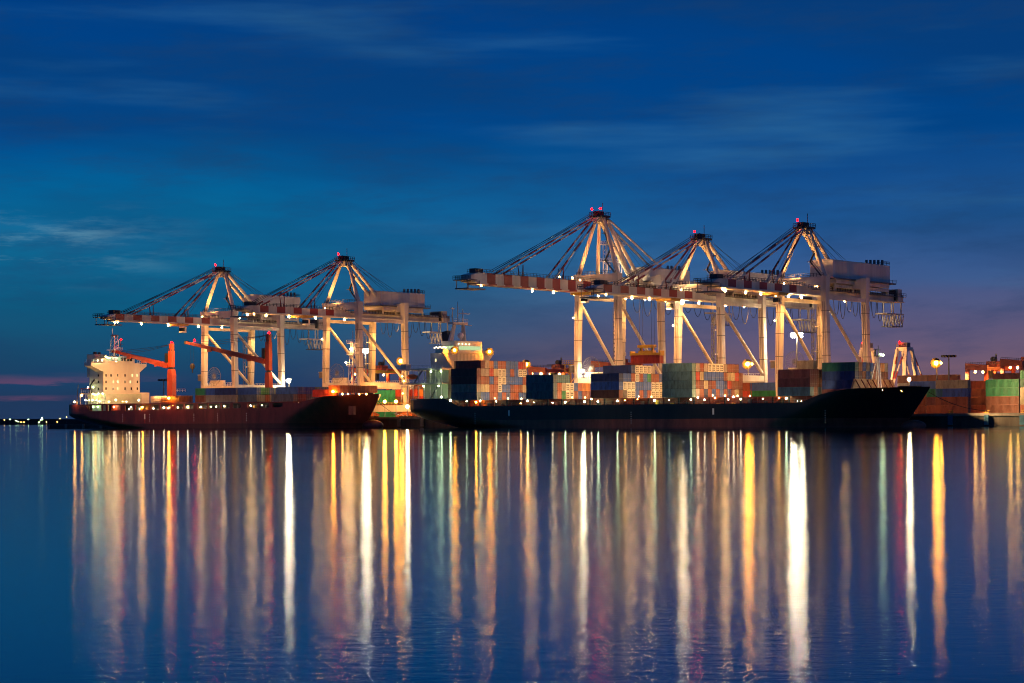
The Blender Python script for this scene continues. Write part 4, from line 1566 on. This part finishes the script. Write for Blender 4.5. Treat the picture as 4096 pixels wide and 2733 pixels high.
    m.rail([(4.5, hy1 - 6, hz1 + .2), (4.5, hy1, hz1 + .2), (-4.5, hy1, hz1 + .2), (-4.5, hy1 - 6, hz1 + .2)], M_DARK, 1.2, 1.2, .11)
    h = m.build('machinery_house', r)
    for (a, b_, zc, zd) in ((.30, .48, .42, .47), (.50, .66, .42, .47)):
        m = MB()
        m.box(-4.66, -4.6, lerp(hy0, hy1, a), lerp(hy0, hy1, b_), lerp(hz0, hz1, zc), lerp(hz0, hz1, zd), M_DARK)
        m.build('louvre', h)
    m = MB()
    yd = lerp(hy0, hy1, .74)
    m.box(-4.66, -4.6, yd, yd + .9, hz0 + .1, hz0 + 2.1, M_DARK)
    m.build('door', h)
    for k in range(5):
        m = MB()
        yv = hy1 - 5.6 + k * 1.15
        m.tube((-2 + k, yv, hz1 + .3), (-2 + k, yv, hz1 + 2.2), .5, M_STEEL, 8)
        m.build('vent', h)
    m = MB()
    m.bar((-4.7, hy1 - 3, hz0), (-4.7, hy1 - 3, hz1), .5, M_STEEL, .1)
    m.build('ladder', h)
    for q_ in (-4.2, 4.2):
        m = MB()
        for yy in (hy0 + 2, G, hy1 - 1):
            m.bar((q_, yy, zg + boom_h * .7), (q_, yy, hz0 - 1.9), .6, M_CREAM)
        m.box(q_ - .4, q_ + .4, hy0 + 2, hy1 - 1, zg + boom_h + .3, zg + boom_h + 1.4, M_CREAM)
        m.build('house_support', r)
    m = MB()
    m.bar((-4.2, lerp(hy0, hy1, .42), zg + boom_h), (-5.6, lerp(hy0, hy1, .72), hz0), .9, M_DARK, .25)
    m.build('stair', r)
    # trolley with operator cab
    m = MB()
    m.box(-3.2, 3.2, trolley - 3, trolley + 3, zg - 1.3, zg - .4, M_YELLOW)
    for q_ in (-2.6, 2.6):
        m.tube((q_ - .3, trolley, zg - .5), (q_ + .3, trolley, zg - .5), .55, M_DARK, 10)
    m.build('trolley', r)
    m = MB()
    m.box(-2.9, -.9, trolley + 3.2, trolley + 5.6, zg - 4.0, zg - 1.4, M_WHITE)
    m.box(-2.95, -.85, trolley + 3.15, trolley + 4.6, zg - 3.4, zg - 2.0, M_GLASS)
    m.build('operator_cab', r)
    # festoon loops under the girder
    m = MB()
    nl = 8
    ya, yb_ = G - 2, ytail - 6
    for k in range(nl):
        a, b_ = lerp(ya, yb_, k / nl), lerp(ya, yb_, (k + .86) / nl)
        pts_ = []
        for i in range(11):
            t_ = i / 10
            pts_.append((-2.7, lerp(a, b_, t_), zg - .4 - 7.2 * (1 - (2 * t_ - 1) ** 2) ** .6 * (.8 + .2 * math.sin(k * 2.1))))
        m.path(pts_, .13, M_DARK, 4)
    m.build('festoon_cable', r)
    # lattice lift tower by the water side of the far landside leg
    m = MB()
    xe_, ye_ = -S / 2 * .97 - 1.0, G - 2.6
    for (a, c) in ((-.7, -.7), (.7, -.7), (-.7, .7), (.7, .7)):
        m.bar((xe_ + a, ye_ + c, 18.6), (xe_ + a, ye_ + c, zg - 4), .16, M_STEEL)
    zz = 18.6
    k = 0
    while zz < zg - 6:
        a = .7 if k % 2 else -.7
        m.bar((xe_ - a, ye_ - .7, zz), (xe_ + a, ye_ - .7, zz + 1.6), .12, M_STEEL)
        m.bar((xe_ - .7, ye_ - a, zz), (xe_ - .7, ye_ + a, zz + 1.6), .12, M_STEEL)
        zz += 1.6
        k += 1
    for zz in (27, 36):
        m.bar((xe_, ye_, zz), (xe_ + 1, G - .6, zz), .4, M_CREAM)
    m.build('lift_tower', r)
    if tall:
        m = MB()
        for k in range(7):
            zz = 15 + k * 5.2
            m.box(-S / 2 - 2.6, -S / 2 - 1.1, G - 1.0, G + 1.0, zz, zz + .2, M_CREAM)
            m.rail([(-S / 2 - 2.6, G - 1, zz), (-S / 2 - 2.6, G + 1, zz)], M_CREAM, 1.4, .6, .16)
            m.bar((-S / 2 - 2.5, G - 1, zz), (-S / 2 - 2.5, G - 1, zz + 5.0), .18, M_CREAM)
            m.box(-S / 2 + 1.1, -S / 2 + 2.2, G - 1.0, G, zz + 2, zz + 2.2, M_CREAM)
            m.rail([(-S / 2 + 2.2, G - 1, zz + 2), (-S / 2 + 2.2, G, zz + 2)], M_CREAM, 1.2, .5, .16)
        m.build('stair', r)
        for yy in (14, 22):
            m = MB()
            for (a, c) in ((-.9, -.9), (.9, -.9), (-.9, .9), (.9, .9)):
                m.bar((a - 6, yy + c, zg + boom_h), (a - 6, yy + c, zg + boom_h + 16.5), .22, M_WHITE)
            for k in range(9):
                z_ = zg + boom_h + k * 1.8
                s_ = .9 if k % 2 else -.9
                m.bar((-6 - s_, yy - .9, z_), (-6 + s_, yy - .9, z_ + 1.8), .14, M_WHITE)
            for z_ in (zg + boom_h + 9, zg + boom_h + 15.5):
                m.box(-8, -4, yy - 1.6, yy + 1.6, z_, z_ + .2, M_WHITE)
                m.rail([(-8, yy - 1.6, z_), (-4, yy - 1.6, z_), (-4, yy + 1.6, z_)], M_WHITE, 1.3, .8, .14)
            m.build('lattice_mast', r)
    if reel:
        m = MB()
        cx_, cz_ = -S / 2 + 6.5, 22.4
        for k in range(26):
            a = 2 * math.pi * k / 26
            m.bar((cx_, -.2, cz_), (cx_ + 3.9 * math.cos(a), -.2, cz_ + 3.9 * math.sin(a)), .07, M_STEEL)
        for rr_ in (3.9, 1.0):
            for k in range(26):
                a, c = 2 * math.pi * k / 26, 2 * math.pi * (k + 1) / 26
                m.bar((cx_ + rr_ * math.cos(a), -.2, cz_ + rr_ * math.sin(a)), (cx_ + rr_ * math.cos(c), -.2, cz_ + rr_ * math.sin(c)), .13, M_STEEL)
        m.box(cx_ - 3, cx_ + 5, .3, 1.6, 18.2, 20.6, M_CREAM)
        m.build('cable_reel', r)
        m = MB()
        m.box(-S / 2 - 3.0, -S / 2 - 1.2, -.8, .8, 20.5, 23, M_STEEL)
        m.box(-S / 2 - 3.2, -S / 2 - 1.0, -1, 1, 23.0, 23.2, M_CREAM)
        m.build('check_cab', r)
    for (q_) in ((-1.3,) if not tall else (-2.0, 2.0)):
        lamp(r, (q_, -.9, za_ + 1.9), .42, L_RED, 'beacon')
    # flood lamps under boom and girder; the boom-tip one is added, aimed back to brighten the ship's side
    lamp(r, (2.6, ye + 1, zg - 1.0), .30, L_BOOM, 'floodlight')
    spot(r, (2.6, ye + 1, zg - 1.6), (4, -34, 8), 150000, (1, .62, .30), 85, .8)
    for yl in lights:
        yv = lerp(yb, ye, yl) if yl <= 1 else yl
        lamp(r, (-2.6, yv, zg - 1.0), .36, L_BOOM, 'floodlight')
        spot(r, (-2.6, yv, zg - 1.5), (-2.6, yv + 2, zg - 30), 27000)
    for yl in (4.5, G - 6, G + 7):
        lamp(r, (-3.1, yl, zg - 1.0), .36, L_BOOM, 'floodlight')
        spot(r, (-3.1, yl, zg - 1.5), (-3.1, yl, zg - 30), 19000)
    lamp(r, (-S / 2 * .93 - 1.6, -1.2, zg - 9), .20, L_BOOM, 'floodlight')
    for (yq, tz, pw) in ((-7.0, za_ - 4, 26000), (G - 13, za_ - 8, 16000)):  # added uplights, put in to brighten the A-frame
        lamp(r, (-3.2, yq, zg + boom_h + .9), .26, L_BOOM, 'floodlight')
        spot(r, (-3.6, yq, zg + boom_h + 1.2), (0, 3, tz), pw, cone=95)
    return r, U, ytip, ytail


BO = ((.12), (.42), (.68), (.93))
B1 = sts_crane('leftmost gantry crane, its striped boom reaching over the red ship deckhouse', 877, 1250, 68.5, 44.6, tip=(394, 1275), tail=(1290, 1290), stays=((515, 1255), (708, 1262)), house=(1005, 1171, 1200, 1234, 5.8), lights=BO)
B2 = sts_crane('second cream gantry crane from the left, standing over the bow of the red ship', 1370, 1250, 69.5, 45.6, tip=(938, 1238), tail=(1782, 1290), stays=((1030, 1232), (1208, 1232)), house=(1488, 1666, 1200, 1222, 5.8), lights=(.2, .5, .75, .95))
C1 = sts_crane('tallest gantry crane with four legged peak, over the middle of the black ship', 2392, 1200, 79.5, 50.2, tip=(1842, 1100), tail=(2905, 1150), stays=((1990, 1080), (2200, 1105)), house=(2560, 2720, 1120, 1125, 5.0), lights=(.12, .30, .48), tall=True, trolley=-10, boom_h=3.6, reel=True)
C2 = sts_crane('gantry crane behind grey green block, red container hanging from it', 2797, 1200, 68.5, 45.8, tip=(2343, 1170), tail=(3255, 1280), stays=((2490, 1130), (2650, 1160)), house=(2880, 3098, 1120, 1150, 6.0), lights=(.06, .25, .42, .6), trolley=-20, reel=False)
C3 = sts_crane('rightmost cream gantry crane with big square machinery house against the violet sky', 3210, 1200, 70.0, 46.2, tip=(2810, 1130), tail=(3590, 1225), stays=((2930, 1100), (3080, 1130)), house=(3286, 3515, 1120, 1113, 6.4), lights=(.04, .2, .38, .56, .8), trolley=-18)
print('CR', [(round(c[1], 1), round(c[2], 1), round(c[3], 1)) for c in (B1, B2, C1, C2, C3)])
lamp(C1[0], (-6.5, 16, 57.0), .6, L_MAST, 'floodlight')
lamp(C1[0], (-3, -20, 55.2), .4, L_ORANGE, 'floodlight')
lamp(C1[0], (-3, -12, 55.2), .4, L_ORANGE, 'floodlight')
lamp(C2[0], (-3.4, -6, 44.6), .55, L_MAST, 'floodlight')
lamp(C1[0], (-5.5, -2.5, 21.0), .6, L_MAST, 'floodlight')

# lifted container with spreader below the trolley of the fourth crane
Us = C2[1]
Wl = W_of(2588, 1440, Us)
zl = Z_of(2588, 1455, Us, Wl)
container('R', Us - 6.1, Wl, zl, 'red container hanging in the air below a yellow spreader', 'container on the hook')
s = MB()
zs = zl + BH
s.box(-6.1, 6.1, -1.2, 1.2, zs + .05, zs + .8, M_YELLOW)
s.box(-3, 3, -1.0, 1.0, zs + .8, zs + 1.6, M_YELLOW)
s.box(-3.2, 3.2, -1.2, 1.2, zs + 2.6, zs + 3.6, M_YELLOW)
for q_ in (-2.4, 2.4):
    s.bar((q_, 0, zs + 1.5), (q_, 0, zs + 2.7), .8, M_YELLOW)
for a in (-6.1, 6.1):
    s.box(a - .3, a + .3, -1.3, 1.3, zs - .2, zs + 1.5, M_YELLOW)
s_o = s.build('spreader')
place(s_o, Us, Wl, 0)
tag(s_o, 'yellow lifting spreader holding the red container under the crane ropes', 'spreader')
s = MB()
for (a, c) in ((-2.6, -.9), (2.6, -.9), (-2.6, .9), (2.6, .9)):
    s.tube((a, c, zs + 3.6), (a * .9, c, 45.2), .06, M_CABLE, 4)
o = s.build('rope', s_o)


# ------------------------------------------------------------------ yard gantries
def yard_gantry(label, U, W, top=27.5, span=23.5, base=7.5, mach=True, lights=True, yellow=False):
    r = thing('yard_gantry', label, 'crane', U, W, QZ, 'red yard gantry cranes')
    for y in (0, span):
        for x_ in (0, base):
            m = MB()
            m.bar((x_, y, QZ + 1.5), (x_, y, top), 1.3, M_RTG, 1.0)
            m.build('leg', r)
        m = MB()
        m.box(-1, base + 1, y - .6, y + .6, QZ + 1.0, QZ + 2.0, M_RTG)
        for x_ in (-.2, base + .2):
            m.tube((x_, y - .5, QZ + .7), (x_, y + .5, QZ + .7), .7, M_DARK, 12)
        m.build('wheel_truck', r)
        m = MB()
        m.prism([(-.7, top), (base + .7, top), (base + .7, top + 1.8), (-.7, top + 2.6)], 'y', y - .7, y + .7, M_RTG)
        m.build('end_beam', r)
    m = MB()
    for x_ in (.6, base - .6):
        m.box(x_ - .6, x_ + .6, .7, span - .7, top + .2, top + 1.3, M_YELLOW if yellow else M_RTG)
    m.rail([(-.9, .5, top + 2), (-.9, span, top + 2)], M_DARK, 1.2, 1.8, .12)
    m.rail([(base + .9, .5, top + 2), (base + .9, span, top + 2)], M_DARK, 1.2, 1.8, .12)
    m.build('girder', r)
    m = MB()
    yy = span * .62
    m.box(1.6, base - 1.6, yy - 2, yy + 2, top + 1.5, top + 3.6, M_RTG)
    m.tube((base / 2, yy - 1, top + 4.4), (base / 2, yy + 1, top + 4.4), 1.0, M_DARK, 10)
    m.bar((base / 2, yy + 2, top + 4), (base / 2, yy + 2, top + 6.5), .5, M_STEEL)
    m.box(base / 2 - 1.2, base / 2 + 1.2, yy - 4.6, yy - 2.6, top - 3.0, top, M_DARK)
    m.build('trolley', r)
    if lights:
        for k in range(4):
            lamp(r, (-.9, 2 + k * (span - 4) / 3, top - .4), .46, L_ORANGE, 'floodlight')
        spot(r, (-2.5, -4.0, top - 1.5), (0, 3, 8), 22000, (1, .42, .12), 140)  # added beam without a lamp head, brightens the gantry
    return r


def yg(label, px, py, W, **k):
    U = U_of(px, py, W)
    z = Z_of(px, py, U, W)
    return yard_gantry(label, U, W, top=z - 1.5, **k)


yg('red yard gantry with yellow beam seen between the legs of the second crane', 1412, 1480, 95, yellow=True)
yg('red yard gantry behind the slate container block, lamps along its girder', 2122, 1476, 100)
yg('red yard gantry half hidden behind the navy container block', 2372, 1455, 100, lights=False)
yg('red yard gantry behind the yard stacks, left one of the two at the right edge', 3870, 1466, 125)
yg('red yard gantry at the right edge with winch house on top', 4010, 1448, 125)


# ------------------------------------------------------------------ light masts
def light_mast(label, px, py, W, kind):
    U = U_of(px, py, W)
    z = Z_of(px, py, U, W)
    r = thing('light_mast', label, 'light mast', U, W, QZ, 'tall light masts in the container yard')
    m = MB()
    m.tube((0, 0, QZ), (0, 0, z + .3), .42, M_STEEL, 10, .2)
    m.build('pole', r)
    m = MB()
    if kind == 'flood':
        for k in range(12):
            a = 2 * math.pi * k / 12
            m.bar((0, 0, z), (1.9 * math.cos(a), 1.9 * math.sin(a), z), .12, M_STEEL)
        m.tube((0, 0, z + .75), (0, 0, z + .95), 2.2, M_STEEL, 16)
        m.build('head_frame', r)
        for k in range(10):
            a = 2 * math.pi * k / 10
            for zz in (-.42, .42):
                lamp(r, (1.75 * math.cos(a), 1.75 * math.sin(a), z + zz), .46, L_MAST, 'floodlight')
    elif kind == 'off':
        for k in range(12):
            a = 2 * math.pi * k / 12
            m.bar((0, 0, z), (2.4 * math.cos(a), 2.4 * math.sin(a), z), .12, M_DARK)
            m.box(2.3 * math.cos(a) - .35, 2.3 * math.cos(a) + .35, 2.3 * math.sin(a) - .35, 2.3 * math.sin(a) + .35, z - .5, z + .3, M_DARK)
        m.build('head_frame', r)
    else:
        n_ = {'sodium': 1, 'pair': 2, 'white': 1}[kind]
        m.bar((-1.6, 0, z + .6), (1.6, 0, z + .6), .22, M_STEEL)
        m.box(-.6, .6, -.5, .5, z + .6, z + 1.0, M_STEEL)
        if kind != 'white':
            halo_disc(m, (0, -.5, z), 1.9)
            if n_ == 2:
                pass
        m.build('head_frame', r)
        lm = L_MAST if kind == 'white' else L_SODIUM
        lamp(r, (0, -.5, z), .75 if kind != 'white' else .9, lm, 'floodlight')
        if n_ == 2:
            lamp(r, (1.9, -.5, z), .42, lm, 'floodlight')
    return r


light_mast('brilliant white flood mast between the legs of the second gantry crane', 1462, 1404, 72, 'flood')
light_mast('brilliant pale yellow flood mast left of the rightmost crane', 3187, 1341, 74, 'flood')
light_mast('orange sodium light mast between the second crane and the black ship deckhouse', 1606, 1445, 74, 'sodium')
light_mast('double orange sodium mast above the right end of the grey green block', 2993, 1457, 74, 'pair')
light_mast('big orange sodium mast at the right, beyond the black bow', 3747, 1453, 82, 'pair')
light_mast('small orange mast right behind the aft container block', 2107, 1458, 74, 'sodium')
light_mast('unlit mast with ring head behind the aft orange deck crane', 655, 1520, 70, 'off')
light_mast('tall thin mast with dark head right of the big orange light', 3795, 1424, 105, 'off')
light_mast('white light mast behind the forward deck crane of the red ship', 1157, 1523, 66, 'white')

# yellow lattice tower by the tall crane
U = U_of(2280, 1500, 66)
zt_ = Z_of(2280, 1460, U, 66)
r = thing('lattice_tower', 'yellow lit lattice tower just left of the tallest crane leg', 'tower', U, 66, QZ)
m = MB()
for (a, c) in ((-1.4, -1.4), (1.4, -1.4), (-1.4, 1.4), (1.4, 1.4)):
    m.bar((a * 1.3, c * 1.3, QZ), (a, c, zt_), .35, M_YELLOW)
zz = QZ
k = 0
while zz < zt_ - 2:
    a = 1.5 if k % 2 else -1.5
    m.bar((-a, -1.5, zz), (a, -1.5, zz + 2.6), .25, M_YELLOW)
    m.bar((1.5, -a, zz), (1.5, a, zz + 2.6), .25, M_YELLOW)
    zz += 2.6
    k += 1
m.build('frame', r)
m = MB()
m.box(-2.4, 3.0, -2, 2, zt_, zt_ + .3, M_YELLOW)
m.rail([(-2.4, -2, zt_), (3, -2, zt_)], M_YELLOW, 1.6, 1, .16)
m.build('platform', r)

# ------------------------------------------------------------------ yard containers
G_Y = 'containers standing in the yard'


def yard_stack(px, W, cols, where, short=False, z0=QZ):
    """cols: list of column strings bottom up, each next column one container length farther right"""
    U = U_of(px, 1640, W)
    Lc = 6.06 if short else 12.19
    for i, colr in enumerate(cols):
        for k, ch in enumerate(colr):
            if ch == '.':
                continue
            tn = 'bottom' if k == 0 else ('top' if k == len(colr) - 1 else NUM[k] + ' up')
            cn = '' if len(cols) == 1 else ', %s pile' % NUM[i]
            container(ch, U + i * (Lc + .35), W + BW / 2, z0 + k * (BH + .02), '%s container %s%s, %s' % (CC[ch][1], where, cn, tn), G_Y, short)


yard_stack(3743, 72, ['rrby'], 'in yard pile right of black bow')
yard_stack(3943, 72, ['kkgg'], 'in yard pile topped by two greens')
yard_stack(4081, 72, ['ryyGg'], 'in yard pile at right edge')
yard_stack(3640, 72, ['rr', 'rmg'], 'on quay under black bow', True)
yard_stack(3590, 115, ['kkksk', 'kkkkk'], 'in brown row behind front piles')
yard_stack(3882, 92, ['rkkr', 'kkRk'], 'between the front yard piles', True)
yard_stack(3972, 108, ['kkkkm', 'kkkkb'], 'in back row below yard gantries')
yard_stack(3640, 84, ['mrkb'], 'tucked behind the black bow')
yard_stack(2950, 58, ['RrRr'], 'left in gap of black ship cargo', True)
yard_stack(3001, 58, ['bkgb'], 'right in gap of black ship cargo')
yard_stack(1498, 80, ['gkgg', 'bgbs'], 'in teal yard pile between ships')
yard_stack(1582, 74, ['kRkR', 'rrRo'], 'in red yard pile by black stern')
yard_stack(1570, 88, ['sksks', 'ssksk', 'kskkk'], 'in tan row behind red pile')
yard_stack(1030, 95, ['kbkb', 'bbkk', 'bkkb'], 'in dim row behind red ship')

# ------------------------------------------------------------------ quay furniture
for i, px in enumerate((1598, 1690, 3440, 3803, 3948, 4090)):
    U = U_of(px, 1690, QW)
    m = MB()
    m.box(-.7, .7, -.55, -.02, .5, 3.6, M_BLUE if px > 3000 else M_STEEL)
    for k in range(3):
        m.box(-.8, .8, -.7, -.56, .6 + k, 1.2 + k, M_BLUE if px > 3000 else M_STEEL)
    lab = ['grey fender below the gap between the two ships', 'grey fender nearest the stern of the black ship', 'fender hidden in the shade of the black bow',
           'blue fender on the quay wall just right of the black bow', 'blue fender on the quay wall under the green piles', 'blue fender on the quay wall at the right edge'][i]
    tag(place(m.build('fender'), U, QW, 0), lab, 'fender', 'fenders on the quay wall')
for i, px in enumerate((3802, 3946, 4094)):
    U = U_of(px, 1660, QW + 2)
    m = MB()
    m.box(-1.0, 1.0, 0, .6, QZ, QZ + .25, M_YELLOW)
    m.tube((-.45, .3, QZ + .25), (-.45, .3, QZ + 1.0), .22, M_YELLOW, 8)
    m.tube((.45, .3, QZ + .25), (.45, .3, QZ + 1.0), .22, M_YELLOW, 8)
    m.tube((-.8, .3, QZ + .85), (.8, .3, QZ + .85), .16, M_YELLOW, 8)
    tag(place(m.build('bollard'), U, QW + 2, 0), ['yellow double bollard before the orange red pile', 'yellow double bollard holding the bow rope', 'yellow double bollard at the right edge'][i], 'bollard', 'yellow bollards on the quay')
# mooring lines
for (a, b_, sag, lab) in (((A_U1 - 2, AW + 17, 11.6), (U_of(3950, 1660, QW + 2.3), QW + 2.3, QZ + .8), 1.5, 'dark mooring rope from the black bow to the quay'),
                          ((B_U1 - 4, BWn + 17, 11.0), (U_of(1632, 1655, QW + 2), QW + 2, QZ + .8), 2.0, 'mooring rope from the red bow to the quay'),
                          ((A_U0 + 4, AW + 20, 9.6), (U_of(1560, 1660, QW + 2), QW + 2, QZ + .8), 1.0, 'mooring rope from the black stern to the quay')):
    pa, pb = world(*a), world(*b_)
    m = MB()
    pts_ = []
    for i in range(15):
        c = pa.lerp(pb, i / 14) - pa
        c.z -= sag * 4 * (i / 14) * (1 - i / 14)
        pts_.append(c)
    m.path(pts_, .10, M_CABLE, 5)
    o = m.build('mooring_rope')
    o.location = pa
    tag(o, lab, 'rope')
# lamp post at the stern of the black ship
U = U_of(1631, 1627, QW + 2)
z = Z_of(1631, 1627, U, QW + 2)
r = thing('quay_lamp', 'white lamp on a short post by the stern of the black ship', 'lamp', U, QW + 2, QZ)
m = MB()
m.tube((0, 0, QZ), (0, 0, z - .3), .15, M_STEEL)
m.build('post', r)
lamp(r, (0, -.2, z), .6, L_MAST)
# lamps low between the two hulls, under the sill of the second crane
for i, (px, py) in enumerate(((1500, 1640), (1545, 1642), (1590, 1640))):
    U = U_of(px, py, QW + 3)
    z = QZ + 6.2
    r = thing('quay_lamp', ['orange lamp near the red bow under the crane sill', 'orange lamp midway between the two hulls on the quay', 'orange lamp on the quay left of the white stern lamp'][i], 'lamp', U, QW + 2.2, QZ, 'orange lamps on the quay between the ships')
    m = MB()
    m.tube((0, 0, QZ), (0, 0, z), .12, M_STEEL)
    m.build('post', r)
    lamp(r, (0, -.1, z), .6, L_SODIUM)
    spot(r, (0, -.1, z + .8), (0, 30, z + 1), 26000, (1, .48, .12), 150)


# ------------------------------------------------------------------ distant cranes beyond the bow
def far_crane(label, px, py_top, W, width_px):
    U = U_of(px, py_top, W)
    z1 = Z_of(px, py_top, U, W)
    s_ = F / Y_of(U, W)
    hw = width_px / s_ / 2
    r = thing('gantry_crane', label, 'crane', U, W, QZ, G_C)
    for sx_ in (-1, 1):
        for yy in (-9, 9):
            m = MB()
            m.bar((sx_ * hw, yy, QZ), (sx_ * hw * .62, yy * .3, z1 - 1), 1.6, M_CREAM, 1.6, 1.2, 1.2)
            m.build('leg', r)
    m = MB()
    m.box(-hw * .7, hw * .75, -3, 3, z1 - 1.6, z1, M_CREAM)
    m.rail([(-hw * .7, -3, z1), (hw * .75, -3, z1)], M_STEEL, 1.4, 1.6, .2)
    m.box(-2, 2, -1.5, 1.5, z1, z1 + 2.0, M_STEEL)
    m.build('top_platform', r)
    m = MB()
    for sx_ in (-1, 1):
        a, b_ = Vector((sx_ * hw * .5, -3, z1 - 1)), Vector((-sx_ * hw * .2, -16, z1 - 26))
        for k in range(8):
            m.bar(a.lerp(b_, k / 8), a.lerp(b_, (k + 1) / 8), .5, M_RED if k % 2 else M_CREAM)
        a, b_ = Vector((sx_ * hw * .6, 3, z1 - 1)), Vector((sx_ * hw * 1.3, 20, z1 - 28))
        for k in range(8):
            m.bar(a.lerp(b_, k / 8), a.lerp(b_, (k + 1) / 8), .5, M_RED if k % 2 else M_CREAM)
    m.build('fore_stay', r)
    m = MB()
    m.box(-hw * .9, hw * 1.5, -34, 26, z1 - 31, z1 - 28, M_CREAM)
    m.build('boom', r)
    for (a, c) in ((-hw * .8, -24), (hw * .2, -30), (hw * 1.2, -14), (hw * .5, -6)):
        lamp(r, (a, c, z1 - 32), .75, L_BOOM, 'floodlight')
    for (a, c) in ((-hw * 1.2, -30), (hw * 1.2, -26)):
        spot(r, (a, c, z1 - 27.5), (0, 0, z1 - 6), 60000, cone=100)  # beams added in free air to lift the far crane's tone
    lamp(r, (-hw * .4, -2, z1 + 2.2), .5, L_RED, 'beacon')
    return r


far_crane('small far gantry crane half hidden by the rightmost crane leg', 3468, 1392, 210, 38)
far_crane('small far gantry crane standing alone beyond the black bow', 3618, 1390, 210, 62)

# leave out containers that no one can see from the quay front
def prune():
    dg = bpy.context.evaluated_depsgraph_get()
    org = Vector((0, 0, CAMH))
    seen = {}
    boxes = [o for o in COL.objects if o.name.startswith('shipping_container')]
    for o in boxes:
        mw = o.matrix_world
        Lb = 6.06 if o.data == ME20 else 12.19
        cnt = 0
        for (fx_, fy_, fz_) in [(1, a, b_) for a in (-.8, 0, .8) for b_ in (.12, .5, .9)] + [(a, -1, b_) for a in (.1, .5, .9) for b_ in (.12, .5, .9)] :
            p_ = mw @ Vector((fx_ * Lb, fy_ * BW / 2, fz_ * BH))
            d_ = p_ - org
            hit = SC.ray_cast(dg, org, d_.normalized(), distance=d_.length + .5)
            if hit[0] and hit[4] == o:
                cnt += 1
        seen[o] = cnt
    gone = [o for o in boxes if seen[o] == 0]
    few = sorted([o for o in boxes if seen[o] > 0], key=lambda q_: seen[q_])
    print('boxes', len(boxes), 'unseen', len(gone))
    for o in gone + few[:max(0, len(few) - 298)]:
        bpy.data.objects.remove(o)


bpy.context.view_layer.update()
prune()
